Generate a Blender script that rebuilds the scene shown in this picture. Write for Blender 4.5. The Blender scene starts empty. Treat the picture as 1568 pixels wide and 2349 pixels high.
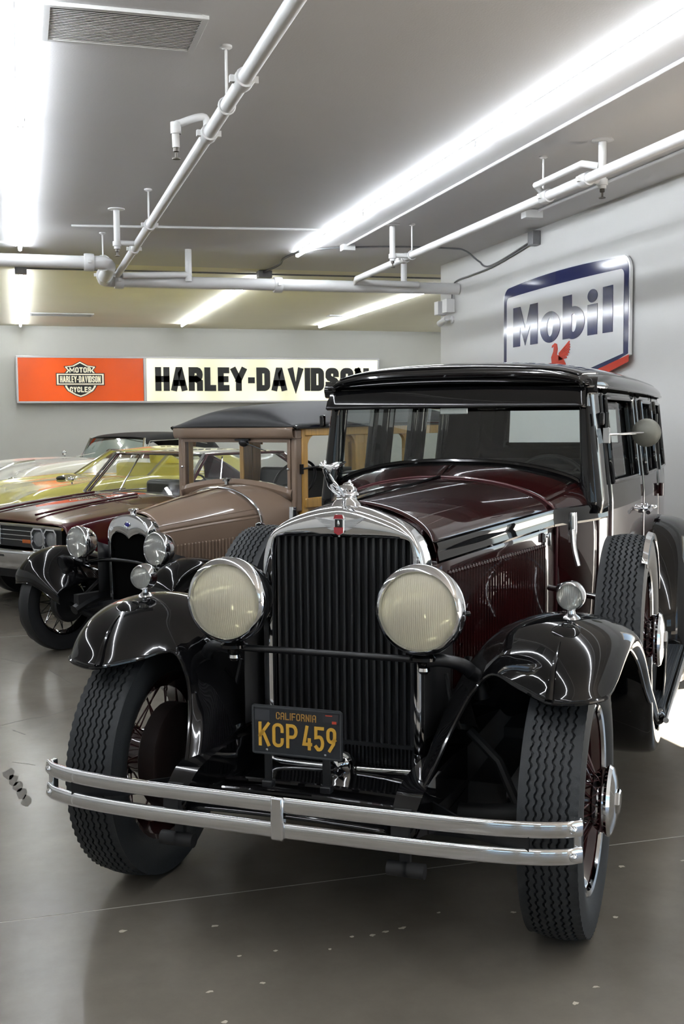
import bpy, bmesh, math, random
import numpy as np
from mathutils import Vector, Matrix

# ------------------------------------------------------------------ camera, world, sun, exposure
SC = bpy.context.scene
COL = SC.collection
random.seed(7)
F_PX, W_PX, H_PX = 2550.0, 1568.0, 2349.0
CAM_H = 1.60
ROOM_YAW = 16.077          # the view is turned this many degrees from the room's long axis
PITCH, ROLL = 4.572, 0.498

def make_camera():
    p, r = math.radians(PITCH), math.radians(ROLL)
    fw = np.array([0, math.cos(p), -math.sin(p)]); up = np.array([0, math.sin(p), math.cos(p)]); rt = np.array([1., 0, 0])
    u = math.cos(r)*rt - math.sin(r)*up; v = math.sin(r)*rt + math.cos(r)*up
    t = math.radians(ROOM_YAW)
    b = np.array([math.cos(t), math.sin(t), 0]); a = np.array([-math.sin(t), math.cos(t), 0])
    # view frame -> room frame
    def R(w): return np.array([w[0]*math.cos(t)+w[1]*math.sin(t), -w[0]*math.sin(t)+w[1]*math.cos(t), w[2]])
    U, V, Wd = R(u), R(v), R(fw)
    cam = bpy.data.cameras.new('camera'); ob = bpy.data.objects.new('camera', cam); COL.objects.link(ob)
    cam.sensor_fit = 'VERTICAL'; cam.sensor_height = 36.0; cam.sensor_width = 24.0
    cam.lens = F_PX/H_PX*36.0
    cam.clip_start = 0.05; cam.clip_end = 200
    m = Matrix(((U[0], V[0], -Wd[0], 0), (U[1], V[1], -Wd[1], 0), (U[2], V[2], -Wd[2], CAM_H), (0, 0, 0, 1)))
    ob.matrix_world = m
    SC.camera = ob
make_camera()

wd = bpy.data.worlds.new('sky'); SC.world = wd; wd.use_nodes = True
_bg = wd.node_tree.nodes['Background']
_sky = wd.node_tree.nodes.new('ShaderNodeTexSky'); _sky.sky_type = 'HOSEK_WILKIE'; _sky.turbidity = 4.0
_sky.sun_direction = (0.72, 0.1, 0.70)
wd.node_tree.links.new(_sky.outputs[0], _bg.inputs[0]); _bg.inputs[1].default_value = 4.0

sun = bpy.data.lights.new('sun', 'SUN'); sun.energy = 34.0; sun.angle = math.radians(.53); sun.color = (1, .96, .9)
suno = bpy.data.objects.new('sun', sun); COL.objects.link(suno)
suno.rotation_euler = Vector((-0.80, -0.06, -1.0)).to_track_quat('-Z', 'Y').to_euler()

vs = SC.view_settings
SC.display_settings.display_device = 'sRGB'
vs.view_transform = 'Standard'; vs.look = 'None'; vs.gamma = 1.0; vs.use_curve_mapping = False
vs.exposure = 1.32
SC.cycles.max_bounces = 8; SC.cycles.diffuse_bounces = 4; SC.cycles.glossy_bounces = 5; SC.cycles.transmission_bounces = 6
SC.cycles.transparent_max_bounces = 12; SC.cycles.caustics_reflective = False; SC.cycles.caustics_refractive = False
SC.cycles.sample_clamp_indirect = 6.0
TUBE_POWER = 20.0

# ------------------------------------------------------------------ materials
MATS = {}
def mat(name, col, rough=.5, metal=0., coat=0., coat_rough=.03, spec=.5, noise=0., nscale=20., bump=0., bscale=200., emit=None, estr=0., alpha=None, stretch=None):
    if name in MATS: return MATS[name]
    m = bpy.data.materials.new(name); m.use_nodes = True
    nt = m.node_tree; b = nt.nodes['Principled BSDF']
    c = (*col, 1.)
    b.inputs['Base Color'].default_value = c; b.inputs['Roughness'].default_value = rough; b.inputs['Metallic'].default_value = metal
    b.inputs['Coat Weight'].default_value = coat; b.inputs['Coat Roughness'].default_value = coat_rough
    b.inputs['Specular IOR Level'].default_value = spec
    if emit: b.inputs['Emission Color'].default_value = (*emit, 1.); b.inputs['Emission Strength'].default_value = estr
    if noise or bump:
        tc = nt.nodes.new('ShaderNodeTexCoord'); src = tc.outputs['Object']
        if stretch:
            mp = nt.nodes.new('ShaderNodeMapping'); mp.inputs['Scale'].default_value = stretch
            nt.links.new(src, mp.inputs['Vector']); src = mp.outputs['Vector']
    if noise:
        n = nt.nodes.new('ShaderNodeTexNoise'); n.inputs['Scale'].default_value = nscale; n.inputs['Detail'].default_value = 5
        nt.links.new(src, n.inputs['Vector'])
        mx = nt.nodes.new('ShaderNodeMix'); mx.data_type = 'RGBA'
        mx.inputs[6].default_value = (*[max(0, x*(1-noise)) for x in col], 1); mx.inputs[7].default_value = (*[min(1, x*(1+noise)) for x in col], 1)
        nt.links.new(n.outputs['Fac'], mx.inputs[0]); nt.links.new(mx.outputs[2], b.inputs['Base Color'])
    if bump:
        n2 = nt.nodes.new('ShaderNodeTexNoise'); n2.inputs['Scale'].default_value = bscale; n2.inputs['Detail'].default_value = 3
        nt.links.new(src, n2.inputs['Vector'])
        bp = nt.nodes.new('ShaderNodeBump'); bp.inputs['Strength'].default_value = bump; bp.inputs['Distance'].default_value = .01
        nt.links.new(n2.outputs['Fac'], bp.inputs['Height']); nt.links.new(bp.outputs[0], b.inputs['Normal'])
    MATS[name] = m; return m

def glass(name, tint=(.9, .95, .93), base=.06, edge=.6):
    if name in MATS: return MATS[name]
    m = bpy.data.materials.new(name); m.use_nodes = True; nt = m.node_tree; nt.nodes.clear()
    o = nt.nodes.new('ShaderNodeOutputMaterial'); t = nt.nodes.new('ShaderNodeBsdfTransparent'); t.inputs[0].default_value = (*tint, 1)
    g = nt.nodes.new('ShaderNodeBsdfGlossy'); g.inputs['Roughness'].default_value = .01
    lw = nt.nodes.new('ShaderNodeLayerWeight'); lw.inputs[0].default_value = .25
    mr = nt.nodes.new('ShaderNodeMapRange'); mr.inputs[3].default_value = base; mr.inputs[4].default_value = edge
    mx = nt.nodes.new('ShaderNodeMixShader')
    nt.links.new(lw.outputs['Facing'], mr.inputs[0]); nt.links.new(mr.outputs[0], mx.inputs[0])
    nt.links.new(t.outputs[0], mx.inputs[1]); nt.links.new(g.outputs[0], mx.inputs[2]); nt.links.new(mx.outputs[0], o.inputs[0])
    MATS[name] = m; return m

CHROME = mat('chrome', (.78, .79, .81), .06, 1.)
CHROME2 = mat('chrome_soft', (.72, .73, .75), .16, 1., noise=.12, nscale=30)
BLACK = mat('black_enamel', (.004, .004, .0045), .035, 0, 0, .02, .5)
BLACKM = mat('black_semi', (.007, .0075, .009), .36)
DARK = mat('chassis_black', (.010, .010, .011), .62, 0, noise=.5, nscale=30)
MAROON = mat('maroon_paint', (.022, .0032, .0034), .25, 0, 1., .02, .1)
MAROON2 = mat('dark_red_paint', (.055, .006, .010), .25, 0, 1., .025, .1)
TAN = mat('tan_paint', (.255, .180, .130), .3, 0, .9, .04, .2)
YELLOW = mat('yellow_paint', (.82, .74, .20), .2, 0, .9, .04)
WHITEP = mat('white_car_paint', (.84, .82, .76), .2, 0, .9, .04)
TYRE = mat('tyre_rubber', (.020, .023, .026), .62, noise=.35, nscale=18, bump=.12, bscale=300)
TYRE2 = mat('smooth_tyre_rubber', (.013, .014, .016), .5, noise=.25, nscale=12)
RUBBER = mat('ribbed_rubber_mat', (.020, .025, .032), .5)
LEATHER = mat('black_roof_leather', (.014, .014, .015), .42, bump=.35, bscale=420)
UPH = mat('grey_upholstery', (.035, .036, .040), .8, bump=.2, bscale=200)
WOOD = mat('varnished_maple', (.66, .37, .085), .3, 0, .7, .05, noise=.35, nscale=3, stretch=(14, 14, 1.5))
WOOD2 = mat('varnished_maple_dark', (.52, .27, .06), .32, 0, .7, .05, noise=.4, nscale=3, stretch=(14, 14, 1.5))
GLASS = glass('car_glass', (.86, .91, .89), .05, .55)
GLASSC = glass('clear_glass', (.95, .97, .96), .03, .4)
PIPE = mat('white_pipe_paint', (.66, .66, .66), .42, noise=.06, nscale=9)
GALV = mat('galvanised_conduit', (.20, .20, .21), .45, .6, noise=.2, nscale=40)
LAMPWHITE = mat('lamp_housing_white', (.75, .75, .76), .4)
TUBE = mat('fluorescent_glass', (1, 1, 1), .3, emit=(.90, .95, 1.0), estr=TUBE_POWER)
RED = mat('emblem_red', (.33, .01, .02), .25, 0, 1.)
GOLD = mat('plate_gold', (.62, .36, .05), .45)
PLATE = mat('plate_black', (.016, .019, .024), .45, noise=.4, nscale=60)
BLUEE = mat('emblem_blue', (.02, .02, .25), .25, 0, 1.)
AMBER = mat('amber_lens', (.45, .10, .01), .3, 0, .6)

def lens_mat(name, col, rough=.16, see=.5):
    if name in MATS: return MATS[name]
    m = mat(name, col, rough, 0, 0, .03)
    nt = m.node_tree; b = nt.nodes['Principled BSDF']; out = nt.nodes['Material Output']
    t = nt.nodes.new('ShaderNodeBsdfTransparent'); t.inputs[0].default_value = (*[min(1, c*1.35) for c in col], 1)
    mx = nt.nodes.new('ShaderNodeMixShader'); mx.inputs[0].default_value = 1-see
    nt.links.new(t.outputs[0], mx.inputs[1]); nt.links.new(b.outputs[0], mx.inputs[2]); nt.links.new(mx.outputs[0], out.inputs[0])
    return m
LENS = lens_mat('fluted_lens_cream', (.78, .73, .58), .12, .34)
LENSW = lens_mat('fluted_lens_clear', (.68, .69, .69), .08, .62)
REFL = mat('reflector_silver', (.80, .79, .74), .12, 1.)

# ------------------------------------------------------------------ geometry helpers
def A(x): return np.array(x, float)
def cr(P, n):
    """Catmull-Rom through the control points along axis 0, n samples."""
    P = A(P); k = len(P)
    if k == 2: 
        t = np.linspace(0, 1, n).reshape((-1,)+(1,)*(P.ndim-1)); return P[0]*(1-t)+P[1]*t
    E = np.concatenate([[2*P[0]-P[1]], P, [2*P[-1]-P[-2]]])
    t = np.linspace(0, k-1, n); i = np.minimum(t.astype(int), k-2); f = (t-i).reshape((-1,)+(1,)*(P.ndim-1))
    p0, p1, p2, p3 = E[i], E[i+1], E[i+2], E[i+3]
    return .5*((2*p1)+(-p0+p2)*f+(2*p0-5*p1+4*p2-p3)*f*f+(-p0+3*p1-3*p2+p3)*f**3)
def surf(ctrl, nu, nv):
    P = cr(A(ctrl), nu); return np.swapaxes(cr(np.swapaxes(P, 0, 1), nv), 0, 1)
def interp(tab, y):
    xs = [t[0] for t in tab]; return float(np.interp(y, xs, [t[1] for t in tab]))
def smooth_interp(tab, n=200):
    q = cr(A(tab), n*len(tab)); return lambda y: float(np.interp(y, q[:, 0], q[:, 1]))

class G:
    def __init__(s): s.v = []; s.f = []; s.m = []
    def add(s, V, Fs, mi=0):
        o = len(s.v); s.v += [tuple(map(float, p)) for p in V]
        s.f += [tuple(o+i for i in f) for f in Fs]; s.m += [mi]*len(Fs); return s
    def box(s, c, d, rot=None, mi=0):
        c = A(c); h = A(d)/2
        V = [A((x, y, z))*h for x in (-1, 1) for y in (-1, 1) for z in (-1, 1)]
        if rot is not None: V = [A(rot @ Vector(p)) for p in V]
        return s.add([c+p for p in V], [(0, 1, 3, 2), (4, 6, 7, 5), (0, 4, 5, 1), (2, 3, 7, 6), (0, 2, 6, 4), (1, 5, 7, 3)], mi)
    def grid(s, P, cu=False, cv=False, mi=0, skip=None):
        P = A(P); nu, nv = P.shape[:2]; Fs = []
        for i in range(nu if cu else nu-1):
            for j in range(nv if cv else nv-1):
                if skip and skip(i, j): continue
                i2, j2 = (i+1) % nu, (j+1) % nv
                Fs.append((i*nv+j, i2*nv+j, i2*nv+j2, i*nv+j2))
        return s.add(P.reshape(-1, 3), Fs, mi)
    def tube(s, pts, r, n=10, closed=False, caps=True, mi=0):
        pts = A(pts); k = len(pts); r = np.broadcast_to(A(r), (k,))
        T = np.zeros_like(pts)
        for i in range(k):
            a_, b_ = (pts[(i-1) % k], pts[(i+1) % k]) if closed else (pts[max(i-1, 0)], pts[min(i+1, k-1)])
            d = b_-a_; T[i] = d/(np.linalg.norm(d)+1e-12)
        u = np.cross(T[0], (0, 0, 1.)); 
        if np.linalg.norm(u) < 1e-3: u = np.cross(T[0], (1., 0, 0))
        u /= np.linalg.norm(u); rings = []
        for i in range(k):
            u = u-T[i]*(u@T[i]); u /= np.linalg.norm(u); w = np.cross(T[i], u)
            rings.append([pts[i]+r[i]*(math.cos(2*math.pi*j/n)*u+math.sin(2*math.pi*j/n)*w) for j in range(n)])
        o = len(s.v); s.grid(rings, closed, True, mi)
        if caps and not closed:
            s.f.append(tuple(o+j for j in range(n))); s.f.append(tuple(o+(k-1)*n+j for j in reversed(range(n)))); s.m += [mi, mi]
        return s
    def lathe(s, prof, org, ax, n=32, mi=0, arc=None):
        """prof = [(radius, height along ax)]"""
        ax = A(ax)/np.linalg.norm(ax); u = np.cross(ax, (0, 0, 1.))
        if np.linalg.norm(u) < 1e-3: u = np.cross(ax, (0, 1., 0))
        u /= np.linalg.norm(u); w = np.cross(ax, u); org = A(org)
        a0, a1 = arc or (0, 2*math.pi); m = n if arc is None else n+1
        P = [[org+ax*h+r*(math.cos(a0+(a1-a0)*j/n)*u+math.sin(a0+(a1-a0)*j/n)*w) for j in range(m)] for r, h in prof]
        return s.grid(P, False, arc is None, mi)
    def ellipsoid(s, c, r, rot=None, n=14, m=8, mi=0):
        P = [[A((r[0]*math.sin(t)*math.cos(q), r[1]*math.sin(t)*math.sin(q), r[2]*math.cos(t))) for q in np.linspace(0, 2*math.pi, n, endpoint=False)] for t in np.linspace(0.02, math.pi-.02, m)]
        P = A(P)
        if rot is not None: P = A([[A(rot @ Vector(p)) for p in row] for row in P])
        return s.grid(P+A(c), False, True, mi)
    def prism(s, poly, O, U, V, depth, mi=0):
        """2-D polygon in the frame O,U,V extruded by depth along U x V"""
        O, U, V = A(O), A(U), A(V); N = np.cross(U, V); n = len(poly)
        V0 = [O+U*p[0]+V*p[1] for p in poly]; V1 = [p+N*depth for p in V0]
        Fs = [tuple(reversed(range(n))), tuple(range(n, 2*n))]+[(i, (i+1) % n, n+(i+1) % n, n+i) for i in range(n)]
        return s.add(V0+V1, Fs, mi)
    def mirror(s):
        g = G(); g.v = [(-x, y, z) for x, y, z in s.v]; g.f = [tuple(reversed(f)) for f in s.f]; g.m = list(s.m); return g
    def mesh(s, name, mats, smooth=True, angle=38):
        me = bpy.data.meshes.new(name); me.from_pydata(s.v, [], s.f)
        for m_ in (mats if isinstance(mats, (list, tuple)) else [mats]): me.materials.append(m_)
        if len(me.materials) > 1: me.polygons.foreach_set('material_index', s.m)
        bm = bmesh.new(); bm.from_mesh(me); bmesh.ops.remove_doubles(bm, verts=bm.verts, dist=1e-5); bmesh.ops.recalc_face_normals(bm, faces=bm.faces); bm.to_mesh(me); bm.free()
        me.polygons.foreach_set('use_smooth', [smooth]*len(me.polygons))
        if smooth: me.set_sharp_from_angle(angle=math.radians(angle))
        me.update(); return me

def link(name, me, parent=None, loc=None, rot=None):
    o = bpy.data.objects.new(name, me); COL.objects.link(o)
    if parent is not None: o.parent = parent
    if loc is not None: o.location = loc
    if rot is not None: o.rotation_euler = rot
    return o
def build(name, g, m, parent=None, smooth=True, bevel=0., solid=0., soff=0., subd=0, angle=38, loc=None, rot=None):
    o = link(name, g.mesh(name, m, smooth, angle), parent, loc, rot)
    if solid:
        md = o.modifiers.new('solid', 'SOLIDIFY'); md.thickness = solid; md.offset = soff
    if bevel:
        md = o.modifiers.new('bevel', 'BEVEL'); md.width = bevel; md.segments = 2; md.limit_method = 'ANGLE'; md.angle_limit = math.radians(40)
        md.harden_normals = False
    if subd:
        md = o.modifiers.new('subd', 'SUBSURF'); md.levels = subd; md.render_levels = subd
    return o
def both(name, g, m, parent, **k):
    return build(name, g, m, parent, **k), build(name, g.mirror(), m, parent, **k)
def empty(name, loc, rz=0., label=None, cat=None, group=None, parent=None):
    o = bpy.data.objects.new(name, None); COL.objects.link(o); o.location = loc; o.rotation_euler = (0, 0, rz); o.empty_display_size = .1
    if parent: o.parent = parent
    if label: tag(o, label, cat, group)
    return o
def tag(o, label, cat, group=None):
    o['label'] = label; o['category'] = cat
    if group: o['group'] = group
    return o
def struct(name, g, m, parent=None, **k):
    o = build(name, g, m, parent, **k); o['kind'] = 'structure'; return o
def lab(o, label): o['label'] = label; return o

# stroke lettering ---------------------------------------------------------------------------
def arc(cx, cy, rx, ry, a0, a1, n=8):
    return [(cx+rx*math.cos(math.radians(a0+(a1-a0)*i/n)), cy+ry*math.sin(math.radians(a0+(a1-a0)*i/n))) for i in range(n+1)]
def glyph(ch, w, c=.22):
    """centre lines of a letter in a box w x 1; c = corner radius"""
    c = min(c, w/2)
    tl = arc(c, 1-c, c, c, 180, 90, 4); tr = arc(w-c, 1-c, c, c, 90, 0, 4); br = arc(w-c, c, c, c, 0, -90, 4); bl = arc(c, c, c, c, -90, -180, 4)
    h = .52
    if ch == 'H': return [[(0, 0), (0, 1)], [(w, 0), (w, 1)], [(0, .5), (w, .5)]]
    if ch == 'A': return [[(0, 0), (w*.42, 1), (w*.58, 1), (w, 0)], [(w*.2, .28), (w*.8, .28)]]
    if ch == 'a': return [[(0, 0), (0, 1-c)]+tl+tr+[(w, 0)], [(0, .45), (w, .45)]]
    if ch == 'R': return [[(0, 0), (0, 1), (w-c, 1)]+arc(w-c, 1-.25, c, .25, 90, -90, 6)+[(0, .5)], [(w*.55, .5), (w, .34), (w, 0)]]
    if ch == 'L': return [[(0, 1), (0, 0), (w, 0)]]
    if ch == 'E': return [[(w, 1), (0, 1), (0, 0), (w, 0)], [(0, .5), (w*.85, .5)]]
    if ch == 'F': return [[(w, 1), (0, 1), (0, 0)], [(0, .5), (w*.85, .5)]]
    if ch == 'Y': return [[(0, 1), (w/2, .45), (w/2, 0)], [(w, 1), (w/2, .45)]]
    if ch == '-': return [[(0, .44), (w, .44)]]
    if ch == 'D': return [[(0, 0), (0, 1), (w-c, 1)]+tr+br+[(0, 0)]]
    if ch == 'V': return [[(0, 1), (w/2, 0), (w, 1)]]
    if ch == 'I': return [[(0, 0), (0, 1)]]
    if ch == 'S': return [[(w, .80)]+list(reversed(tr))+list(reversed(tl))+[(0, .66), (w*.12, .58), (w*.88, .42), (w, .34)]+br+bl+[(0, .20)]]
    if ch == 'O': return [[(0, .5)]+tl+tr+br+bl+[(0, .5)]]
    if ch == 'N': return [[(0, 0), (0, 1)], [(0, 1), (w, 0)], [(w, 0), (w, 1)]]
    if ch == 'M': return [[(0, 0), (0, 1), (w/2, .25), (w, 1), (w, 0)]]
    if ch == 'T': return [[(0, 1), (w, 1)], [(w/2, 1), (w/2, 0)]]
    if ch == 'C': return [[(w, .7)]+list(reversed(tr))+list(reversed(tl))+list(reversed(bl))+list(reversed(br))+[(w, .3)]]
    if ch == 'K': return [[(0, 0), (0, 1)], [(w, 1), (0, .42)], [(w*.34, .62), (w, 0)]]
    if ch == 'P': return [[(0, 0), (0, 1), (w-c, 1)]+arc(w-c, 1-.27, c, .27, 90, -90, 8)+[(0, .46)]]
    if ch == '4': return [[(w*.45, 1), (0, .2), (w, .2)], [(w*.8, .42), (w*.8, 0)]]
    if ch == '5': return [[(w, 1), (0, 1), (0, .56), (w-c, .6)]+arc(w-c, .3, c, .3, 90, -90, 8)+[(c*.6, 0), (0, .12)]]
    if ch == '9': return [[(w*.25, 0), (w*.8, .3), (w, .62), (w, 1-c)]+list(reversed(tr))+list(reversed(tl))+[(0, .62)]+arc(c, .62, c, .22, 180, 270, 4)+[(w, .5)]]
    return []
def ribbon(g, pts, t, O, U, V, depth, closed=False, mi=0):
    P = [A(p) for p in pts]
    q = [P[0]]
    for p in P[1:]:
        if np.linalg.norm(p-q[-1]) > 1e-5: q.append(p)
    P = q; n = len(P)
    closed = n > 3 and np.linalg.norm(P[0]-P[-1]) < 1e-5
    if closed: P = P[:-1]; n -= 1
    if not closed:
        d0 = P[0]-P[1]; d1 = P[-1]-P[-2]
        P[0] = P[0]+d0/np.linalg.norm(d0)*t*.48; P[-1] = P[-1]+d1/np.linalg.norm(d1)*t*.48
    L, R_ = [], []
    for i in range(n):
        if closed: a_, b_ = P[i]-P[i-1], P[(i+1) % n]-P[i]
        else: a_ = P[i]-P[i-1] if i else P[1]-P[0]; b_ = P[i+1]-P[i] if i < n-1 else P[-1]-P[-2]
        a_ = a_/np.linalg.norm(a_); b_ = b_/np.linalg.norm(b_)
        na, nb = A((-a_[1], a_[0])), A((-b_[1], b_[0])); m_ = na+nb; l = np.linalg.norm(m_)
        m_ = na if l < 1e-3 else m_/l; k = 1/max(.5, float(m_@na))
        L.append(P[i]+m_*t/2*k); R_.append(P[i]-m_*t/2*k)
    O, U, V = A(O), A(U), A(V); N = np.cross(U, V)
    def w(p, d): return O+U*p[0]+V*p[1]+N*d
    ring = [[w(L[i], 0), w(L[i], depth), w(R_[i], depth), w(R_[i], 0)] for i in range(n)]
    o = len(g.v); g.grid(ring, closed, True, mi)
    if not closed: g.f += [(o, o+1, o+2, o+3), (o+4*(n-1)+3, o+4*(n-1)+2, o+4*(n-1)+1, o+4*(n-1))]; g.m += [mi, mi]
def text(parent, name, s, O, U, V, size, widths, gap, t, depth, m, cap=.22, total=None):
    """letters as separate parts; O is the lower-left of the line, U,V unit directions"""
    O, U, V = A(O), A(U), A(V); x = 0.
    adv = []
    for ch in s:
        if ch == ' ': adv.append(widths.get(' ', .3)*size); continue
        adv.append((widths.get(ch, widths['*'])*size)+gap)
    k = 1. if total is None else total/(sum(adv)-gap)
    out = []
    for ch, ad in zip(s, adv):
        if ch != ' ':
            g = G(); wbox = ad-gap
            inner_w = max(wbox*k-t, 0.0) if ch != 'I' else 0.
            for pl in glyph(ch, inner_w/(size-t) if size > t else 0, cap):
                ribbon(g, [(p[0]*(size-t)+t/2, p[1]*(size-t)+t/2) for p in pl], t, O+U*x*1., U, V, depth)
            out.append(build(name, g, m, parent, smooth=False))
        x += ad*k
    return out

# ------------------------------------------------------------------ the room
H = 3.40; WX = 4.72; WCORNER = 12.18; BACK = 21.04; LEFT = -6.6; FRONT = -6.0; FAR = 9.2

def wall_mat(name, col, rough=.75):
    return mat(name, col, rough, noise=.05, nscale=1.3, bump=.08, bscale=90)
WALL = wall_mat('painted_wall_grey', (.66, .66, .65))
CEIL = wall_mat('ceiling_paint_grey', (.62, .61, .615))
CEIL2 = wall_mat('ceiling_warm_light_tint', (.78, .74, .60))  # warm light from nearby cars and lamps put into the back ceiling's colour

def floor_material():
    m = bpy.data.materials.new('polished_concrete'); m.use_nodes = True; nt = m.node_tree; b = nt.nodes['Principled BSDF']; N = nt.nodes.new; L = nt.links.new
    tc = N('ShaderNodeTexCoord'); 
    n1 = N('ShaderNodeTexNoise'); n1.inputs['Scale'].default_value = .9; n1.inputs['Detail'].default_value = 3; n1.inputs['Roughness'].default_value = .5
    n2 = N('ShaderNodeTexNoise'); n2.inputs['Scale'].default_value = 5; n2.inputs['Detail'].default_value = 8; n2.inputs['Roughness'].default_value = .7
    L(tc.outputs['Object'], n1.inputs['Vector']); L(tc.outputs['Object'], n2.inputs['Vector'])
    r1 = N('ShaderNodeValToRGB'); e = r1.color_ramp.elements
    e[0].position = .25; e[0].color = (.135, .117, .094, 1); e[1].position = .75; e[1].color = (.225, .204, .171, 1)
    L(n1.outputs['Fac'], r1.inputs[0])
    mx = N('ShaderNodeMix'); mx.data_type = 'RGBA'; mx.blend_type = 'MULTIPLY'; mx.inputs[0].default_value = .75
    r2 = N('ShaderNodeValToRGB'); r2.color_ramp.elements[0].position = .28; r2.color_ramp.elements[0].color = (.75, .75, .75, 1); r2.color_ramp.elements[1].position = .7
    L(n2.outputs['Fac'], r2.inputs[0]); L(r1.outputs[0], mx.inputs[6]); L(r2.outputs[0], mx.inputs[7])
    L(mx.outputs[2], b.inputs['Base Color'])
    mr = N('ShaderNodeMapRange'); mr.inputs[1].default_value = .3; mr.inputs[2].default_value = .7; mr.inputs[3].default_value = .20; mr.inputs[4].default_value = .32
    b.inputs['Roughness'].default_value = .27
    bp = N('ShaderNodeBump'); bp.inputs['Strength'].default_value = .05; bp.inputs['Distance'].default_value = .01; L(n2.outputs['Fac'], bp.inputs['Height']); L(bp.outputs[0], b.inputs['Normal'])
    b.inputs['Specular IOR Level'].default_value = .42
    MATS['polished_concrete'] = m; return m
CONC = floor_material()
JOINT = mat('joint_filler', (.46, .43, .38), .7)

fl = struct('floor', G().box(((LEFT+FAR)/2, (FRONT+BACK)/2, -.1006), (FAR-LEFT, BACK-FRONT, .2)), JOINT, smooth=False)
xs = [LEFT, -2.2, 5.6, FAR]; ys = [FRONT, -1.0, 3.652, 8.75, 13.6, 17.4, BACK]
for i in range(len(xs)-1):
    for j in range(len(ys)-1):
        gp = .007
        g = G().box(((xs[i]+xs[i+1])/2, (ys[j]+ys[j+1])/2, -.0045), (xs[i+1]-xs[i]-gp, ys[j+1]-ys[j]-gp, .009))
        build('slab', g, CONC, fl, smooth=False)
CHIP = mat('pale_paint_speck', (.52, .47, .38), .7)
def flake(x, y, r):
    n = 9; poly = [(x+r*random.uniform(.4, 1.2)*math.cos(k*2*math.pi/n), y+.6*r*random.uniform(.4, 1.2)*math.sin(k*2*math.pi/n)) for k in range(n)]
    build('paint_speck', G().prism(poly, (0, 0, .0002), (1, 0, 0), (0, 1, 0), .0008), CHIP, fl, smooth=False)
for x, y, r in [(2.03, 3.46, .018), (2.27, 3.44, .016), (.55, 3.42, .014), (.95, 3.22, .010), (1.01, 3.21, .014), (1.06, 3.22, .012), (1.12, 3.23, .014), (1.52, 2.72, .013), (.62, 3.02, .011), (1.27, 3.30, .008), (.43, 2.84, .010), (1.80, 3.10, .012), (.86, 3.16, .007)]:
    flake(x, y, r)
for x, y, r in [(.263, 3.472, .016), (.70, 3.199, .009), (.587, 3.199, .008), (.467, 3.015, .012), (.48, 2.843, .014), (1.421, 2.656, .014), (1.502, 3.23, .012)]: flake(x, y, r)
CRK = mat('crack_dark', (.055, .048, .040), .8)
for L_ in [[(-.45, 6.05), (-.15, 6.134), (-.014, 6.22), (.102, 6.258), (.236, 6.383), (.364, 6.497), (.5, 6.62)], [(-.179, 7.942), (.008, 7.675)], [(.131, 7.48), (.264, 7.009), (.334, 6.842), (.373, 6.635)], [(-.079, 5.433), (.021, 5.352)], [(-.082, 6.014), (-.021, 5.908)]]:
    p_ = cr(L_, 40); p_ = p_+A([[random.uniform(-.004, .004), random.uniform(-.004, .004)] for _ in p_])
    g = G(); ribbon(g, [tuple(q) for q in p_], .0028, (0, 0, .0001), (1, 0, 0), (0, 1, 0), .0003); build('crack', g, CRK, fl, smooth=False)
STAIN = mat('tyre_scuff', (.085, .075, .058), .5)
for x, y, r, m_ in [(-.095, 5.25, .05, 0), (-.075, 5.15, .045, 0), (-.055, 5.05, .045, 0), (-.04, 4.95, .045, 0), (-.022, 4.84, .04, 0)]:
    n = 11; poly = [(x+.55*r*random.uniform(.7, 1.1)*math.cos(k*2*math.pi/n), y+2.0*r*random.uniform(.7, 1.1)*math.sin(k*2*math.pi/n)) for k in range(n)]
    build('scuff_mark', G().prism(poly, (0, 0, .0001), (1, 0, 0), (0, 1, 0), .0004), STAIN, fl, smooth=False)

def boxw(name, x0, x1, y0, y1, z0, z1, m): return struct(name, G().box(((x0+x1)/2, (y0+y1)/2, (z0+z1)/2), (x1-x0, y1-y0, z1-z0)), m, smooth=False)
struct('ceiling', G().box(((LEFT+WX+.2)/2, (FRONT+WCORNER-.2)/2, H+.1), (WX+.2-LEFT, WCORNER-.2-FRONT, .2)).box(((LEFT+FAR)/2, (WCORNER-.2+12.9)/2, H+.1), (FAR-LEFT, 12.9-WCORNER+.2, .2)), CEIL, smooth=False)
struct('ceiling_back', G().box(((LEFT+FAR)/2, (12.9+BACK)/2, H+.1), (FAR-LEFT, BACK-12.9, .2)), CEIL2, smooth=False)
# right wall with the open vehicle door that lets the sun in
DY0, DY1, DZ = 4.80, 5.80, 2.30
g = G()
EY0, EY1 = -4.4, .6      # unseen opening added beside the viewer, so sun bounces up to the ceiling
for y0, y1, z0, z1 in [(FRONT, EY0, 0, H), (EY1, DY0, 0, H), (EY0, EY1, DZ, H), (DY1, WCORNER, 0, H), (DY0, DY1, DZ, H)]:
    g.box((WX+.1, (y0+y1)/2, (z0+z1)/2), (.2, y1-y0, z1-z0))
struct('wall_right', g, WALL, smooth=False)
boxw('wall_right_return', WX+.2, FAR, WCORNER-.2, WCORNER, 0, H, WALL)
boxw('wall_far_right', FAR, FAR+.2, WCORNER, BACK, 0, H, WALL)
boxw('wall_back', LEFT, FAR+.2, BACK, BACK+.2, 0, H, wall_mat('painted_wall_back', (.55, .55, .52)))
boxw('wall_left', LEFT-.2, LEFT, FRONT, BACK, 0, H, WALL)
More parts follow.
